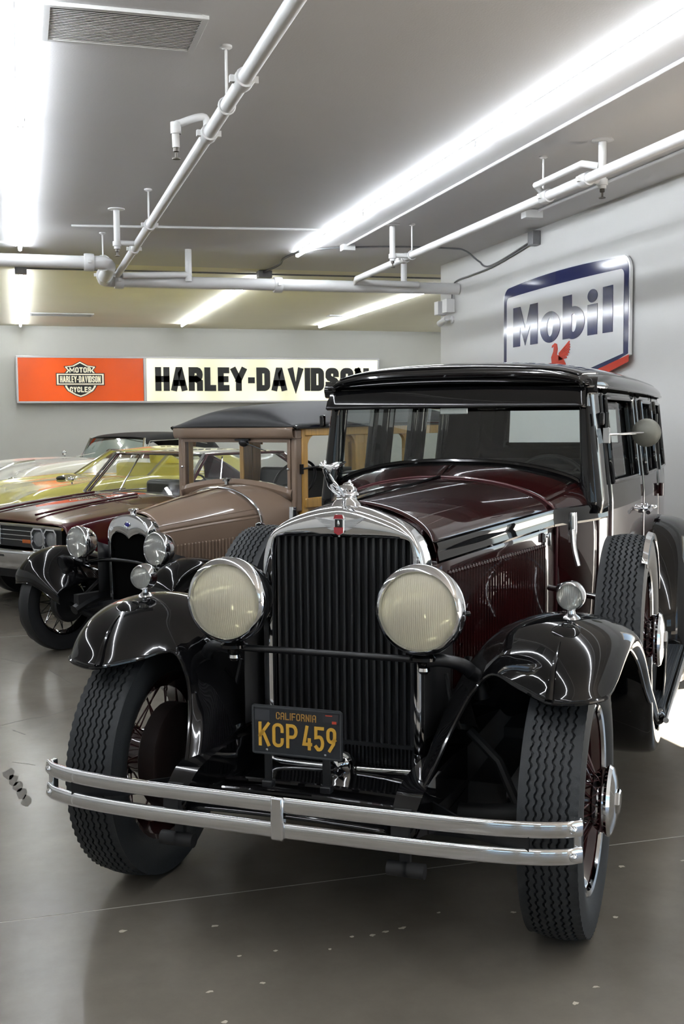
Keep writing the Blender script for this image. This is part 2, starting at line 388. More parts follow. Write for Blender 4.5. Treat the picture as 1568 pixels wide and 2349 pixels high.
# wall behind the camera: a row of windows
g = G(); wins = [(-5.2, -3.7), (-3.0, -1.5), (-.8, .7), (1.4, 2.9)]; z0, z1 = .9, 2.3
g.box(((LEFT+WX)/2, FRONT-.1, z0/2), (WX-LEFT, .2, z0)); g.box(((LEFT+WX)/2, FRONT-.1, (z1+H)/2), (WX-LEFT, .2, H-z1))
edges = [LEFT]+[e for w in wins for e in w]+[WX]
for k in range(0, len(edges), 2): g.box(((edges[k]+edges[k+1])/2, FRONT-.1, (z0+z1)/2), (edges[k+1]-edges[k], .2, z1-z0))
struct('wall_front', g, WALL, smooth=False)
WFR = mat('window_frame_white', (.7, .7, .7), .4)
for n, (x0, x1) in enumerate(wins):
    g = G(); xm = (x0+x1)/2
    for x in (x0+.02, xm, x1-.02): g.box((x, FRONT-.1, (z0+z1)/2), (.04, .06, z1-z0))
    for z in (z0+.02, (z0+z1)/2, z1-.02): g.box((xm, FRONT-.1, z), (x1-x0, .06, .04))
    w = struct('window_%d' % (n+1), g, WFR, smooth=False)
    build('pane', G().box((xm, FRONT-.1, (z0+z1)/2), (x1-x0-.02, .006, z1-z0-.02)), GLASSC, w, smooth=False)
gout = G().add([(-60, -60, -.25), (60, -60, -.25), (60, 60, -.25), (-60, 60, -.25)], [(0, 1, 2, 3)])
struct('ground', gout, mat('outdoor_paving', (.34, .33, .31), .85, noise=.15, nscale=.6), smooth=False)

# fluorescent strips ---------------------------------------------------------------------------
LH = {}
def strip(x, y0, y1, label, group):
    L_ = round(y1-y0, 3)
    if L_ not in LH:
        gh = G(); prof = [(-.024, 0), (-.024, -.008), (-.018, -.012), (.018, -.012), (.024, -.008), (.024, 0)]
        gh.prism([(p[0], p[1]) for p in prof], (0, L_, 0), (1, 0, 0), (0, 0, 1), L_)
        gt = G().tube([(0, .02, 0), (0, L_-.02, 0)], .019, 12)
        gs = G()
        for yy in (.012, L_-.012): gs.box((0, yy, -.026), (.036, .02, .040))
        LH[L_] = (gh.mesh('housing', LAMPWHITE, False), gt.mesh('tube', TUBE), gs.mesh('lamp_holder', LAMPWHITE, False))
    a_, b_, c_ = LH[L_]
    r = empty('fluorescent_strip_light', (x, y0, H), 0, label, 'ceiling light', group)
    link('housing', a_, r); link('tube', b_, r, (0, 0, -.032)); link('lamp_holder', c_, r)
GR = 'fluorescent strips on the ceiling'
def row(x, y1, n, L_, labels):
    for k in range(n):
        strip(x, y1-(k+1)*L_, y1-k*L_, labels[k] if k < len(labels) else 'glowing fluorescent strip light on the ceiling, unseen, out of the picture', GR)
row(2.87, 11.59, 6, 2.42, ['glowing fluorescent strip, far end of the long right-hand ceiling line, nearest the cross pipe', 'glowing fluorescent strip, second piece of the long right-hand ceiling line', 'glowing fluorescent strip at the top right edge of the picture, nearest of its line'])
row(.058, 11.80, 6, 2.42, ['glowing fluorescent strip in the upper left line, ending just before the thick white pipe', 'glowing fluorescent strip in the upper left line, beside the large ceiling vent', 'glowing fluorescent strip at the top left edge of the picture'])
row(-2.75, 11.6, 6, 2.42, [])
row(.068, 20.72, 3, 2.4, ['glowing fluorescent strip above the orange sign panel, touching the back wall', 'glowing fluorescent strip above the orange sign, middle piece of the far left line', 'glowing fluorescent strip just behind the thick white pipe at left'])
row(2.855, 20.2, 3, 2.30, ['glowing fluorescent strip over the white part of the long sign, farthest of its line', 'glowing fluorescent strip in the far middle line, with a small box at its side', 'short-looking glowing fluorescent strip seen just above the white cross pipe, in the middle'])
row(-2.75, 20.5, 3, 2.4, []); row(8.0, 20.0, 3, 2.1, [])  # unseen rows added at the far sides to brighten the back
row(5.355, 20.0, 3, 2.1, ['glowing fluorescent strip in the far right line, end nearest the back wall', 'glowing fluorescent strip in the far right line, middle piece', 'glowing fluorescent strip in the far right line, end nearest the wall corner'])

# ceiling vents ---------------------------------------------------------------------------------
VENT = mat('vent_metal', (.62, .62, .62), .45)
VDARK = mat('vent_dark', (.10, .10, .10), .8)
def vent(x0, x1, y0, y1, n, label):
    r = empty('ceiling_vent', ((x0+x1)/2, (y0+y1)/2, H), 0, label, 'air vent'); w, d = x1-x0, y1-y0
    g = G(); t = .03
    for sx in (-1, 1): g.box((sx*(w/2-t/2), 0, -.009), (t, d, .018))
    for sy in (-1, 1): g.box((0, sy*(d/2-t/2), -.009), (w-2*t, t, .018))
    build('frame', g, VENT, r, smooth=False, bevel=.003)
    build('backing', G().box((0, 0, -.001), (w-.02, d-.02, .002)), VDARK, r, smooth=False)
    gs = G().box((0, 0, 0), (w-2*t, .020, .003), Matrix.Rotation(math.radians(32), 3, 'X')); me = gs.mesh('slat', VENT, False)
    for k in range(n): link('slat', me, r, (0, -d/2+t+(k+.5)*(d-2*t)/n, -.010))
vent(.15, .86, 5.03, 5.50, 20, 'large white louvred ceiling vent at the upper left')
vent(.21, 1.21, 18.55, 18.95, 8, 'narrow-looking white ceiling vent far back above the orange sign')
vent(5.0, 5.5, 18.0, 18.2, 4, 'small thin ceiling vent far back, above the long sign')
vent(7.6, 8.4, 18.0, 18.3, 5, 'small thin ceiling vent far back beside the wall corner')

# sprinkler pipes ---------------------------------------------------------------------------------
HEADM = mat('sprinkler_brass', (.10, .09, .08), .4, .8)
SPR = empty('sprinkler_piping', (0, 0, 0), 0, 'white sprinkler pipework under the ceiling, two long branches joining a thick cross main', 'pipes')
def pipe_root(label): return SPR
def coupling(r, p, ax, rad):
    g = G().lathe([(rad*.9, -.045), (rad*1.3, -.045), (rad*1.35, -.03), (rad*1.35, .03), (rad*1.3, .045), (rad*.9, .045)], p, ax, 16)
    u = np.cross(A(ax), (0, 0, 1.)); g.box(A(p)+u*rad*1.45, (.03, .03, .03)); g.box(A(p)-u*rad*1.45, (.03, .03, .03))
    return build('coupling', g, PIPE, r)
def hanger(r, p, rad):
    g = G().tube([A(p)+A((rad*1.15*math.cos(t), 0, rad*1.15*math.sin(t))) for t in np.linspace(0, 2*math.pi, 16, endpoint=False)], .006, 6, True)
    g.tube([A(p)+A((0, 0, rad)), (p[0], p[1], H)], .007, 8); g.lathe([(.001, 0), (.03, 0), (.03, -.01), (.012, -.02)], (p[0], p[1], H), (0, 0, 1), 12)
    return build('hanger', g, PIPE, r)
def drop(r, p, side, up=True):
    """stub out of the pipe with a riser to the ceiling plate and a hanging head"""
    q = A(p)+A((side*.17, 0, 0)); g = G()
    g.tube([p, q], .022, 12); g.tube([q-A((0, 0, .05)), (q[0], q[1], H)], .026, 12)
    g.lathe([(.001, 0), (.07, 0), (.07, -.008), (.03, -.014)], (q[0], q[1], H), (0, 0, 1), 16); g.lathe([(.026, 0), (.036, .002), (.036, .04), (.026, .042)], q-A((0, 0, .03)), (0, 0, 1), 12)
    o = build('drop', g, PIPE, r)
    h = G().lathe([(.001, 0), (.016, 0), (.016, -.02), (.007, -.025), (.007, -.05), (.022, -.055), (.022, -.06), (.001, -.062)], q-A((0, 0, .05)), (0, 0, 1), 12)
    build('sprinkler_head', h, HEADM, o)
ZP = 3.12
r = pipe_root('white sprinkler branch pipe running over the tan wagon towards the big vent')
build('pipe_run', G().tube([(1.0, 11.62, ZP), (1.0, -5, ZP)], .034, 18), PIPE, r)
for y in (4.98, 5.93, 8.7, 9.9, 2.2): coupling(r, (1.0, y, ZP), (0, 1, 0), .034)
for y in (5.4, 8.75, 1.0): hanger(r, (1.0, y, ZP), .034)
drop(r, (1.0, 9.6, ZP), -1)
dj = build('drop', G().tube(cr([(1.0, 6.0, ZP), (1.0, 6.0, ZP+.09), (.96, 6.0, ZP+.10), (.87, 6.02, ZP+.07), (.84, 6.02, ZP+.05), (.84, 6.02, ZP-.06)], 24), .020, 12).lathe([(.028, -.03), (.028, .03)], (.84, 6.02, ZP+.04), (0, 0, 1), 12), PIPE, r)
build('sprinkler_head', G().lathe([(.001, 0), (.016, 0), (.016, -.02), (.007, -.025), (.007, -.05), (.022, -.055), (.022, -.06), (.001, -.062)], (.84, 6.02, ZP-.06), (0, 0, 1), 12), HEADM, dj)
r = pipe_root('white sprinkler branch pipe running along the right side near the wall')
build('pipe_run', G().tube([(3.48, 11.42, ZP), (3.48, -5, ZP)], .034, 18), PIPE, r)
for y in (6.45, 7.0, 9.9): coupling(r, (3.48, y, ZP), (0, 1, 0), .034)
for y in (7.05, 9.7): hanger(r, (3.48, y, ZP), .034)
drop(r, (3.48, 9.75, ZP), -1); drop(r, (3.48, 6.55, ZP+.02), 1)
build('side_branch', G().tube([(3.48, 7.05, ZP+.03), (3.40, 7.0, ZP+.07), (3.40, 6.35, ZP+.07), (3.48, 6.3, ZP+.05)], .022, 12), PIPE, r)
r = pipe_root('thick white sprinkler main crossing the middle of the ceiling to the wall corner')
ZM = 3.07
build('pipe_run', G().tube([(.92, 11.72, ZM), (WX-.01, 11.62, ZM)], .062, 20), PIPE, r)
for x in (1.02, 2.68): coupling(r, (x, 11.69, ZM), (1, 0, 0), .062)
build('side_pipe', G().tube([(1.05, 11.58, ZM+.04), (1.75, 11.60, ZM+.07)], .032, 12), PIPE, r)
build('side_pipe', G().tube([(3.48, 11.42, ZP), (3.48, 11.52, ZM+.03), (4.2, 11.5, ZM+.02)], .032, 12), PIPE, r)
for x, y in ((1.72, 11.6), (4.05, 11.55)): build('riser', G().tube([(x, y, ZM), (x, y, H-.003)], .034, 12), PIPE, r)
r = pipe_root('thick white sprinkler main at the left edge with an elbow and hanger')
build('pipe_run', G().tube([(LEFT, 10.85, ZP), (.70, 10.80, ZP)], .060, 20), PIPE, r)
build('elbow', G().tube(cr([(.66, 10.80, ZP), (.80, 10.80, ZP), (.86, 10.88, ZP-.02), (.86, 11.1, ZP-.04), (.86, 11.62, ZM), (.93, 11.72, ZM)], 24), .062, 18), PIPE, r)
coupling(r, (.67, 10.8, ZP), (1, 0, 0), .062); coupling(r, (.86, 11.45, ZM+.02), (0, 1, 0), .062); hanger(r, (.80, 10.8, ZP), .062)

# conduits ------------------------------------------------------------------------------------------
def conduit(pts, rad, m, label, boxes=(), smoothn=0, root=None):
    r = root or empty('conduit', (0, 0, 0), 0, label, 'conduit')
    p = cr(pts, smoothn) if smoothn else pts
    if root: p[:, 0] = np.minimum(p[:, 0], WX-.014)
    build('tube_run', G().tube(p, rad, 8), m, r)
    for (c, d, mm) in boxes: build('junction_box', G().box(c, d), mm, r, smooth=False, bevel=.004)
    return r
conduit([(.50, 10.42, H-.012), (2.75, 10.12, H-.012)], .011, PIPE, 'thin white conduit crossing the ceiling between the left pipe and the right lights')
CB = conduit([(3.22, 10.95, H-.015), (3.22, -4, H-.015)], .011, PIPE, 'thin conduit beside the right-hand light line, bending grey to two boxes on the wall', [((3.24, 10.95, H-.034), (.13, .11, .06), PIPE)])
conduit([(4.29, 8.8, H-.015), (4.29, -4, H-.015)], .012, PIPE, 'thin white conduit on the ceiling nearest the right wall', [((4.25, 8.82, H-.040), (.16, .1, .07), PIPE)])
conduit([(2.925, 11.42, H-.02), (2.99, 11.2, H-.02), (3.2, 11.04, H-.02), (3.7, 10.86, H-.02), (4.3, 10.83, H-.02), (4.5, 10.9, H-.03), (WX-.02, 11.0, H-.12), (WX-.02, 10.7, H-.20), (WX-.02, 9.75, H-.10)], .009, GALV, 'bent grey conduit from the long light over to the grey box on the right wall', [((WX-.044, 9.66, 3.31), (.08, .11, .13), GALV)], 60, CB)
conduit([(WX-.02, 9.72, 3.28), (WX-.02, 10.6, 3.19), (WX-.02, 11.2, 3.17), (WX-.02, 11.6, 3.165), (WX-.02, 11.75, 3.12), (WX-.02, 11.78, 3.03), (WX-.02, 11.8, 2.9)], .008, GALV, 'grey conduit snaking down the right wall to the two small boxes', [((WX-.054, 11.8, 2.90), (.10, .14, .15), LAMPWHITE), ((WX-.054, 12.06, 2.90), (.10, .12, .15), LAMPWHITE)], 60, CB)
conduit([(.1, 13.3, H-.015), (2.84, 13.22, H-.015), (8.5, 13.02, H-.015)], .010, GALV, 'long grey conduit crossing the far ceiling behind the cross pipe', [((.065, 13.2, H-.05), (.13, .12, .09), GALV), ((2.82, 13.0, H-.05), (.16, .14, .08), GALV)])
conduit([(2.80, 12.95, H-.03), (2.84, 12.3, H-.03), (2.80, 11.9, H-.02), (2.83, 11.3, H-.03)], .013, mat('black_cable', (.02, .02, .02), .5), 'black cable joining two light lines above the cross pipe', (), 24)
conduit([(-1.2, 11.38, H-.02), (-.2, 11.42, H-.02), (.02, 11.5, H-.04)], .012, PIPE, 'short white conduit reaching the end of the upper left light', (), 16)

# security camera on the corner ---------------------------------------------------------------------
r = empty('security_camera', (WX, 11.80, 2.75), 0, 'small white security camera on the wall under the two boxes', 'camera')
build('bracket', G().tube([(0, 0, 0), (-.05, 0, 0), (-.07, .05, 0)], .012, 10), LAMPWHITE, r)
build('body', G().lathe([(.001, -.10), (.034, -.10), (.036, .08), (.03, .085), (.001, .085)], (-.07, .14, -.01), (-.1, 1, -.25), 16), LAMPWHITE, r)
build('lens', G().lathe([(.001, .088), (.028, .086), (.030, .08)], (-.07, .14, -.01), (-.1, 1, -.25), 16), DARK, r)
build('mount_plate', G().lathe([(.001, 0), (.04, 0), (.04, .02), (.001, .02)], (0, 0, 0), (-1, 0, 0), 16), LAMPWHITE, r)

# long illuminated sign on the back wall -------------------------------------------------------------
def sign_mat(name, col, base, var, sc):
    m = bpy.data.materials.new(name); m.use_nodes = True; nt = m.node_tree; b = nt.nodes['Principled BSDF']; N = nt.nodes.new; L = nt.links.new
    b.inputs['Base Color'].default_value = (*col, 1); b.inputs['Roughness'].default_value = .25
    tc = N('ShaderNodeTexCoord'); n = N('ShaderNodeTexNoise'); n.inputs['Scale'].default_value = sc; n.inputs['Detail'].default_value = 1
    mp = N('ShaderNodeMapping'); mp.inputs['Scale'].default_value = (1, 1, .45); L(tc.outputs['Object'], mp.inputs[0]); L(mp.outputs[0], n.inputs['Vector'])
    mr = N('ShaderNodeMapRange'); mr.inputs[1].default_value = .35; mr.inputs[2].default_value = .65; mr.inputs[3].default_value = base-var; mr.inputs[4].default_value = base+var
    L(n.outputs['Fac'], mr.inputs[0]); L(mr.outputs[0], b.inputs['Emission Strength']); b.inputs['Emission Color'].default_value = (*col, 1)
    MATS[name] = m; return m
SORANGE = sign_mat('backlit_orange_acrylic', (.66, .078, .003), .16, .09, 1.1)
SWHITE = sign_mat('backlit_white_acrylic', (.86, .84, .60), .27, .11, 1.5)
SFRAME = mat('sign_frame_aluminium', (.55, .54, .55), .4, .3)
SBLK = mat('sign_black', (.012, .012, .012), .4)
SCREAM = mat('sign_cream', (.85, .80, .62), .4, emit=(.85, .80, .62), estr=.12)
sg = empty('lightbox_sign', (0, BACK, 0), 0, 'long illuminated sign with an orange shield panel and black HARLEY-DAVIDSON lettering', 'sign')
SX0, SX1, SZ0, SZ1, SD = -.035, 6.79, 2.005, 2.855, .20
g = G(); t = .035
for z in (SZ0+t/2, SZ1-t/2): g.box(((SX0+SX1)/2, -SD/2, z), (SX1-SX0, SD, t))
for x in (SX0+t/2, SX1-t/2, 2.25): g.box((x, -SD/2, (SZ0+SZ1)/2), (t if x != 2.25 else .05, SD, SZ1-SZ0-2*t))
build('frame', g, SFRAME, sg, smooth=False, bevel=.006)
build('back_plate', G().box(((SX0+SX1)/2, -.02, (SZ0+SZ1)/2), (SX1-SX0-.03, .03, SZ1-SZ0-.03)), SFRAME, sg, smooth=False)
lab(build('orange_panel', G().box(((SX0+2.25)/2, -SD+.02, (SZ0+SZ1)/2), (2.25-SX0-.06, .02, SZ1-SZ0-.06)), SORANGE, sg, smooth=False), 'glowing orange panel')
lab(build('white_panel', G().box(((SX1+2.25)/2, -SD+.02, (SZ0+SZ1)/2), (SX1-2.25-.06, .02, SZ1-SZ0-.06)), SWHITE, sg, smooth=False), 'glowing cream white panel')
YF = -SD+.008
WID = {'*': .60, 'I': .20, '-': .30, 'A': .66, 'Y': .66, 'V': .66, 'L': .50, 'E': .50, 'N': .64, ' ': .2}
def T(x): return A(x)
text(sg, 'letter', 'HARLEY-DAVIDSON', (2.435, YF, 2.222), (1, 0, 0), (0, 0, 1), .443, WID, .032, .112, .012, SBLK, .16, total=4.14)
# shield: black outline plates, cream lines and letters
def plate(name, poly, m, y, d=.006): return build(name, G().prism(poly, (0, y, 0), (1, 0, 0), (0, 0, 1), d), m, sg, smooth=False)
cxs, sc_ = 1.085, 1.
top = [(-.30, 2.52), (-.235, 2.60), (-.285, 2.655), (-.285, 2.67), (-.14, 2.69), (0, 2.765), (.14, 2.69), (.285, 2.67), (.285, 2.655), (.235, 2.60), (.30, 2.52)]
bot = [(-.30, 2.33), (-.285, 2.29), (-.235, 2.22), (-.1, 2.14), (0, 2.105), (.1, 2.14), (.235, 2.22), (.285, 2.29), (.30, 2.33)]
def sh(p, k, c0): return [(cxs+x*k, c0+(z-c0)*k) for x, z in p]
for nm, p, c0 in (('shield_top', top, 2.56), ('shield_bottom', bot, 2.28)):
    plate(nm, sh(p, 1., c0), SBLK, YF); plate(nm, sh(p, .93, c0), SCREAM, YF-.004); plate(nm, sh(p, .80, c0+.01), SBLK, YF-.008)
for k, (w, h, m) in enumerate(((.43, .112, SBLK), (.415, .098, SCREAM), (.385, .076, SBLK))):
    plate('shield_bar', [(cxs-w, 2.435-h), (cxs+w, 2.435-h), (cxs+w, 2.435+h), (cxs-w, 2.435+h)], m, YF-.010-.004*k)
text(sg, 'small_letter', 'HARLEY-DAVIDSON', (cxs-.36, YF-.024, 2.376), (1, 0, 0), (0, 0, 1), .118, WID, .010, .018, .003, SCREAM, .16, total=.72)
text(sg, 'small_letter', 'MOTOR', (cxs-.19, YF-.016, 2.555), (1, 0, 0), (0, 0, 1), .095, {'*': .6, 'M': .9}, .010, .020, .003, SCREAM, .16, total=.38)
text(sg, 'small_letter', 'CYCLES', (cxs-.19, YF-.016, 2.20), (1, 0, 0), (0, 0, 1), .10, {'*': .6}, .010, .020, .003, SCREAM, .16, total=.38)

# enamel sign on the right wall ---------------------------------------------------------------------
def enamel(name, col): return mat(name, col, .10, 0, 0, .03, .45)
EWHITE, EBLUE, ERED = enamel('enamel_white', (.72, .73, .74)), enamel('enamel_blue', (.012, .018, .085)), enamel('enamel_red', (.55, .035, .015))
ms = empty('enamel_sign', (WX, 9.14, 0), 0, 'white enamel shield sign with blue border, blue Mobil lettering and red winged horse', 'sign')
UU, VV = (0, -1, 0), (0, 0, 1)     # local u = towards the viewer, faces into the room
def mshape(hw, zt, zs, zb, za, rc, bow):
    """outline: half width, top z at the corners, bow height, side bottom z, V apex z"""
    p = [(-hw, zb)]+[(-hw+rc-rc*math.cos(t), zt-rc+rc*math.sin(t)) for t in np.linspace(0, math.pi/2, 7)]
    p += [(-hw+rc+(2*hw-2*rc)*k/10, zt+bow*(1-(2*k/10-1)**2)) for k in range(1, 10)]
    p += [(hw-rc+rc*math.sin(t), zt-rc+rc*math.cos(t)) for t in np.linspace(0, math.pi/2, 7)]+[(hw, zb), (0, za)]
    return p
def prismo(name, poly, m, lift, d=.004): return build(name, G().prism(poly, (-lift, 0, 0), UU, VV, d), m, ms, smooth=False)
prismo('back_panel', mshape(1.205, 2.925, 0, 2.125, 1.80, .13, .035), EWHITE, .02, .022)
prismo('blue_border', mshape(1.185, 2.910, 0, 2.135, 1.83, .12, .035), EBLUE, .0425, .002)
prismo('white_field', mshape(1.115, 2.815, 0, 2.14, 1.95, .05, .012), EWHITE, .0450, .002)
prismo('red_band', [(-1.205, 2.125), (-1.205, 2.07), (0, 1.80), (1.205, 2.07), (1.205, 2.125), (0, 1.90)], ERED, .0475, .002)
LZ = 2.325; LT = .0477
def lrel(y): return 9.14-y
def block(name, poly): return prismo(name, poly, EBLUE, LT, .003)
x0, x1 = lrel(10.097), lrel(9.562)
block('letter', [(x0, LZ), (x0, LZ+.378), (x0+.16, LZ+.378), ((x0+x1)/2, LZ+.16), (x1-.16, LZ+.378), (x1, LZ+.378), (x1, LZ), (x1-.155, LZ), (x1-.155, LZ+.19), ((x0+x1)/2, LZ-.0), (x0+.155, LZ+.19), (x0+.155, LZ)])
def ringletter(xc, rx, rz, ix, iz, zc, stem=None):
    g = G(); n = 36; a_ = [(xc+rx*math.cos(t), zc+rz*math.sin(t)) for t in np.linspace(0, 2*math.pi, n, endpoint=False)]; b_ = [(xc+ix*math.cos(t), zc+iz*math.sin(t)) for t in np.linspace(0, 2*math.pi, n, endpoint=False)]
    def w(p, d): return (-LT-d, -p[0], p[1])
    g.grid([[w(p, .003) for p in a_], [w(p, .003) for p in b_], [w(p, 0) for p in b_], [w(p, 0) for p in a_]], True, True)
    if stem: g.prism([(stem[0], LZ), (stem[1], LZ), (stem[1], stem[2]), (stem[0], stem[2])], (-LT, 0, 0), UU, VV, .0032)
    return build('letter', g, EBLUE, ms, smooth=False)
ringletter(lrel(9.31), .20, .142, .058, .085, 2.457)
ringletter(lrel(8.862), .20, .142, .055, .080, 2.457, (lrel(9.062), lrel(8.895), LZ+.378))
block('letter', [(lrel(8.61), LZ), (lrel(8.443), LZ), (lrel(8.443), LZ+.258), (lrel(8.61), LZ+.258)])
block('letter_dot', [(lrel(8.527)+.085*math.cos(t), LZ+.327+.056*math.sin(t)) for t in np.linspace(0, 2*math.pi, 24, endpoint=False)])
block('letter', [(lrel(8.352), LZ), (lrel(8.19), LZ), (lrel(8.19), LZ+.378), (lrel(8.352), LZ+.378)])
hx = lrel(9.37)
horse = [(0, -.17), (.05, -.06), (.0, -.02), (.02, .0), (.10, .0), (.09, .05), (.13, .10), (.14, .145), (.10, .135), (.105, .155), (.16, .175), (.20, .165), (.215, .12), (.20, .07), (.26, .05), (.33, .02), (.37, -.02), (.36, -.10), (.40, -.19), (.37, -.19), (.32, -.10), (.22, -.06), (.14, -.07), (.09, -.13), (.05, -.18)]
prismo('winged_horse', [(hx+x, 2.13+z) for x, z in horse], ERED, LT, .003)
for k in range(7):
    t = k/6.; rx_, rz_ = hx+.235, 2.205-.055*t; tx_, tz_ = hx+.445+.03*math.sin(t*math.pi)-.05*t, 2.300-.135*t; nz_ = .0075
    prismo('wing_feather', [(rx_, rz_-nz_*.6), (tx_, tz_-nz_), (tx_-.012, tz_+nz_), (rx_, rz_+nz_*.6)], ERED, LT, .003)

# ------------------------------------------------------------------ wheels
def tyre_mesh(name, R, w, Rr, ribs, m, zig=True, n=320):
    """R outer radius, w width, Rr rim radius; axis = local x"""
    tw = w*.84; cols = []
    if ribs:
        e = np.linspace(-tw/2, tw/2, ribs+1); gw = tw/ribs*.16
        for k in range(ribs+1):
            if 0 < k < ribs: cols += [(e[k]-gw, 0, k), (e[k]-gw*.75, .011, k), (e[k]+gw*.75, .011, k), (e[k]+gw, 0, k)]
            else: cols.append((e[k], 0, None))
    else: cols = [(x, 0, None) for x in np.linspace(-tw/2, tw/2, 7)]
    side = [(tw/2+.008, .010), (w*.47, .026), (w*.5, .055), (w*.49, (R-Rr)*.62), (w*.42, (R-Rr)*.88), (w*.36, R-Rr), (w*.30, R-Rr+.012)]
    rows = []
    for i in range(n):
        a_ = 2*math.pi*i/n; row_ = []
        for x, d in reversed(side): row_.append((-x, R-d))
        z = 0
        if zig: z = .0028*(1 if (i//2) % 2 else -1)
        for x, d, k in cols:
            crown = .012*(2*x/tw)**2
            dx = z if (k is not None and 0 < k < ribs ) else 0
            row_.append((x+dx, R-d-crown))
        lug = .005 if (i//2 % 2) else 0
        for q, (x, d) in enumerate(side): row_.append((x, R-d-(lug if q == 0 else 0)))
        rows.append([(x, r*math.cos(a_), r*math.sin(a_)) for x, r in row_])
    return G().grid(rows, True, False).mesh(name, m, True, 30)
def spoke_mesh(name, r0, r1, x0, x1, tw, rad, m):
    g = G()
    g.tube([(x0, r0, 0), (x1, r1*math.cos(tw), r1*math.sin(tw))], rad, 6)
    return g.mesh(name, m)
WH = {}
def wheel(parent, name, loc, R, w, Rr, style, side, tyre=True):
    """side +1: outer face towards +x"""
    key = (style, R)
    if key not in WH:
        d = {}
        if style == 'main':
            d['tyre'] = tyre_mesh('tyre', R, w, Rr, 7, TYRE)
            rim = G().lathe([(Rr-.005, -w*.36), (Rr+.012, -w*.40), (Rr-.012, -w*.33), (Rr-.045, -w*.2), (Rr-.05, 0), (Rr-.045, w*.2), (Rr-.012, w*.33), (Rr+.012, w*.40), (Rr-.005, w*.36)], (0, 0, 0), (1, 0, 0), 48)
            rim.lathe([(.05, -.05), (.085, -.05), (.085, .03), (.07, .085), (.06, .10), (.001, .10)], (0, 0, 0), (1, 0, 0), 32)
            d['rim'] = rim.mesh('rim', MAROON)
            d['ring'] = G().lathe([(Rr+.012, w*.40), (Rr+.006, w*.42), (Rr-.010, w*.405), (Rr-.012, w*.35)], (0, 0, 0), (1, 0, 0), 48).mesh('rim_ring', CHROME)
            d['hub'] = G().lathe([(.085, .080), (.098, .095), (.100, .110), (.092, .118), (.106, .116), (.110, .124), (.103, .134), (.07, .143), (.05, .146), (.001, .147)], (0, 0, 0), (1, 0, 0), 40).mesh('hub_cap', CHROME)
            d['hex'] = G().lathe([(.038, .143), (.038, .153), (.033, .157), (.001, .157)], (0, 0, 0), (1, 0, 0), 6).mesh('hex_centre', CHROME, False)
            d['drum'] = G().lathe([(.001, -.12), (.17, -.12), (.185, -.11), (.185, -.05), (.17, -.04), (.06, -.04)], (0, 0, 0), (1, 0, 0), 40).mesh('brake_drum', mat('drum_dark', (.014, .007, .006), .6, noise=.4, nscale=20))
            sp = []
            for q in range(36):
                tw = .35*(1 if q % 2 else -1); xo = .075 if q % 4 < 2 else -.03
                sp.append((q*2*math.pi/36, 'a%d' % (q % 4)))
            d['sp'] = {'a%d' % q: spoke_mesh('spoke', .075, Rr-.045, .075 if q < 2 else -.035, .0 if q < 2 else .02, .3*(1 if q % 2 else -1), .0035, mat('spoke_maroon', (.05, .012, .012), .3, 0, .6)) for q in range(4)}
            d['spl'] = sp
        elif style == 'ford':
            d['tyre'] = tyre_mesh('tyre', R, w, Rr, 0, TYRE2, False, 64)
            d['rim'] = G().lathe([(Rr-.004, -w*.34), (Rr+.012, -w*.40), (Rr-.012, -w*.32), (Rr-.03, 0), (Rr-.012, w*.32), (Rr+.012, w*.40), (Rr-.004, w*.34)], (0, 0, 0), (1, 0, 0), 48).lathe([(.03, -.05), (.075, -.05), (.075, .05), (.05, .06), (.001, .06)], (0, 0, 0), (1, 0, 0), 24).mesh('rim', BLACK)
            d['hub'] = G().lathe([(.05, .055), (.052, .07), (.045, .082), (.001, .086)], (0, 0, 0), (1, 0, 0), 24).mesh('hub_cap', CHROME)
            d['sp'] = {'a%d' % q: spoke_mesh('spoke', .065, Rr-.03, .045 if q < 2 else -.045, .0, .32*(1 if q % 2 else -1), .0032, BLACK) for q in range(4)}
            d['spl'] = [(q*2*math.pi/30, 'a%d' % (q % 4)) for q in range(30)]
            d['drum'] = G().lathe([(.001, -.10), (.13, -.10), (.14, -.09), (.14, -.05), (.05, -.04)], (0, 0, 0), (1, 0, 0), 32).mesh('brake_drum', BLACKM)
        else:
            d['tyre'] = tyre_mesh('tyre', R, w, Rr, 0, TYRE2, False, 64)
            d['rim'] = G().lathe([(Rr, -w*.35), (Rr-.02, -w*.3), (Rr-.03, 0), (Rr-.012, w*.3), (Rr+.006, w*.36), (Rr-.02, w*.34), (Rr-.05, w*.20), (.10, w*.16), (.06, w*.22), (.001, w*.24)], (0, 0, 0), (1, 0, 0), 48).mesh('rim', CHROME2)
        WH[key] = d
    d = WH[key]; rz = 0 if side > 0 else math.pi
    o = link(name, d['rim'], parent, loc, (0, 0, rz))
    link('tyre', d['tyre'], o)
    if 'ring' in d: link('rim_ring', d['ring'], o)
    if 'hub' in d: link('hub_cap', d['hub'], o)
    if 'hex' in d: link('hub_emblem', d['hex'], o)
    if 'drum' in d: link('brake_drum', d['drum'], o)
    for a_, k in d.get('spl', []): link('spoke', d['sp'][k], o, None, (a_, 0, 0))
    return o

def lens_disc(g, c, r, bulge, pitch, amp, ny=-1):
    """fluted convex lens facing -y, flutes vertical"""
    nx, nz = int(2*r/pitch*5)+1, 13; c = A(c); P = []
    for x in np.linspace(-.999, .999, nx):
        h = math.sqrt(max(0, 1-x*x)); col = []
        for t in np.linspace(-1, 1, nz):
            z = t*h; rr = x*x+z*z
            col.append(c+A((x*r, -bulge*(1-rr)-amp*(1-rr)**.3*math.cos(2*math.pi*x*r/pitch) if rr < 1 else 0, z*r)))
        P.append(col)
    return g.grid(P)

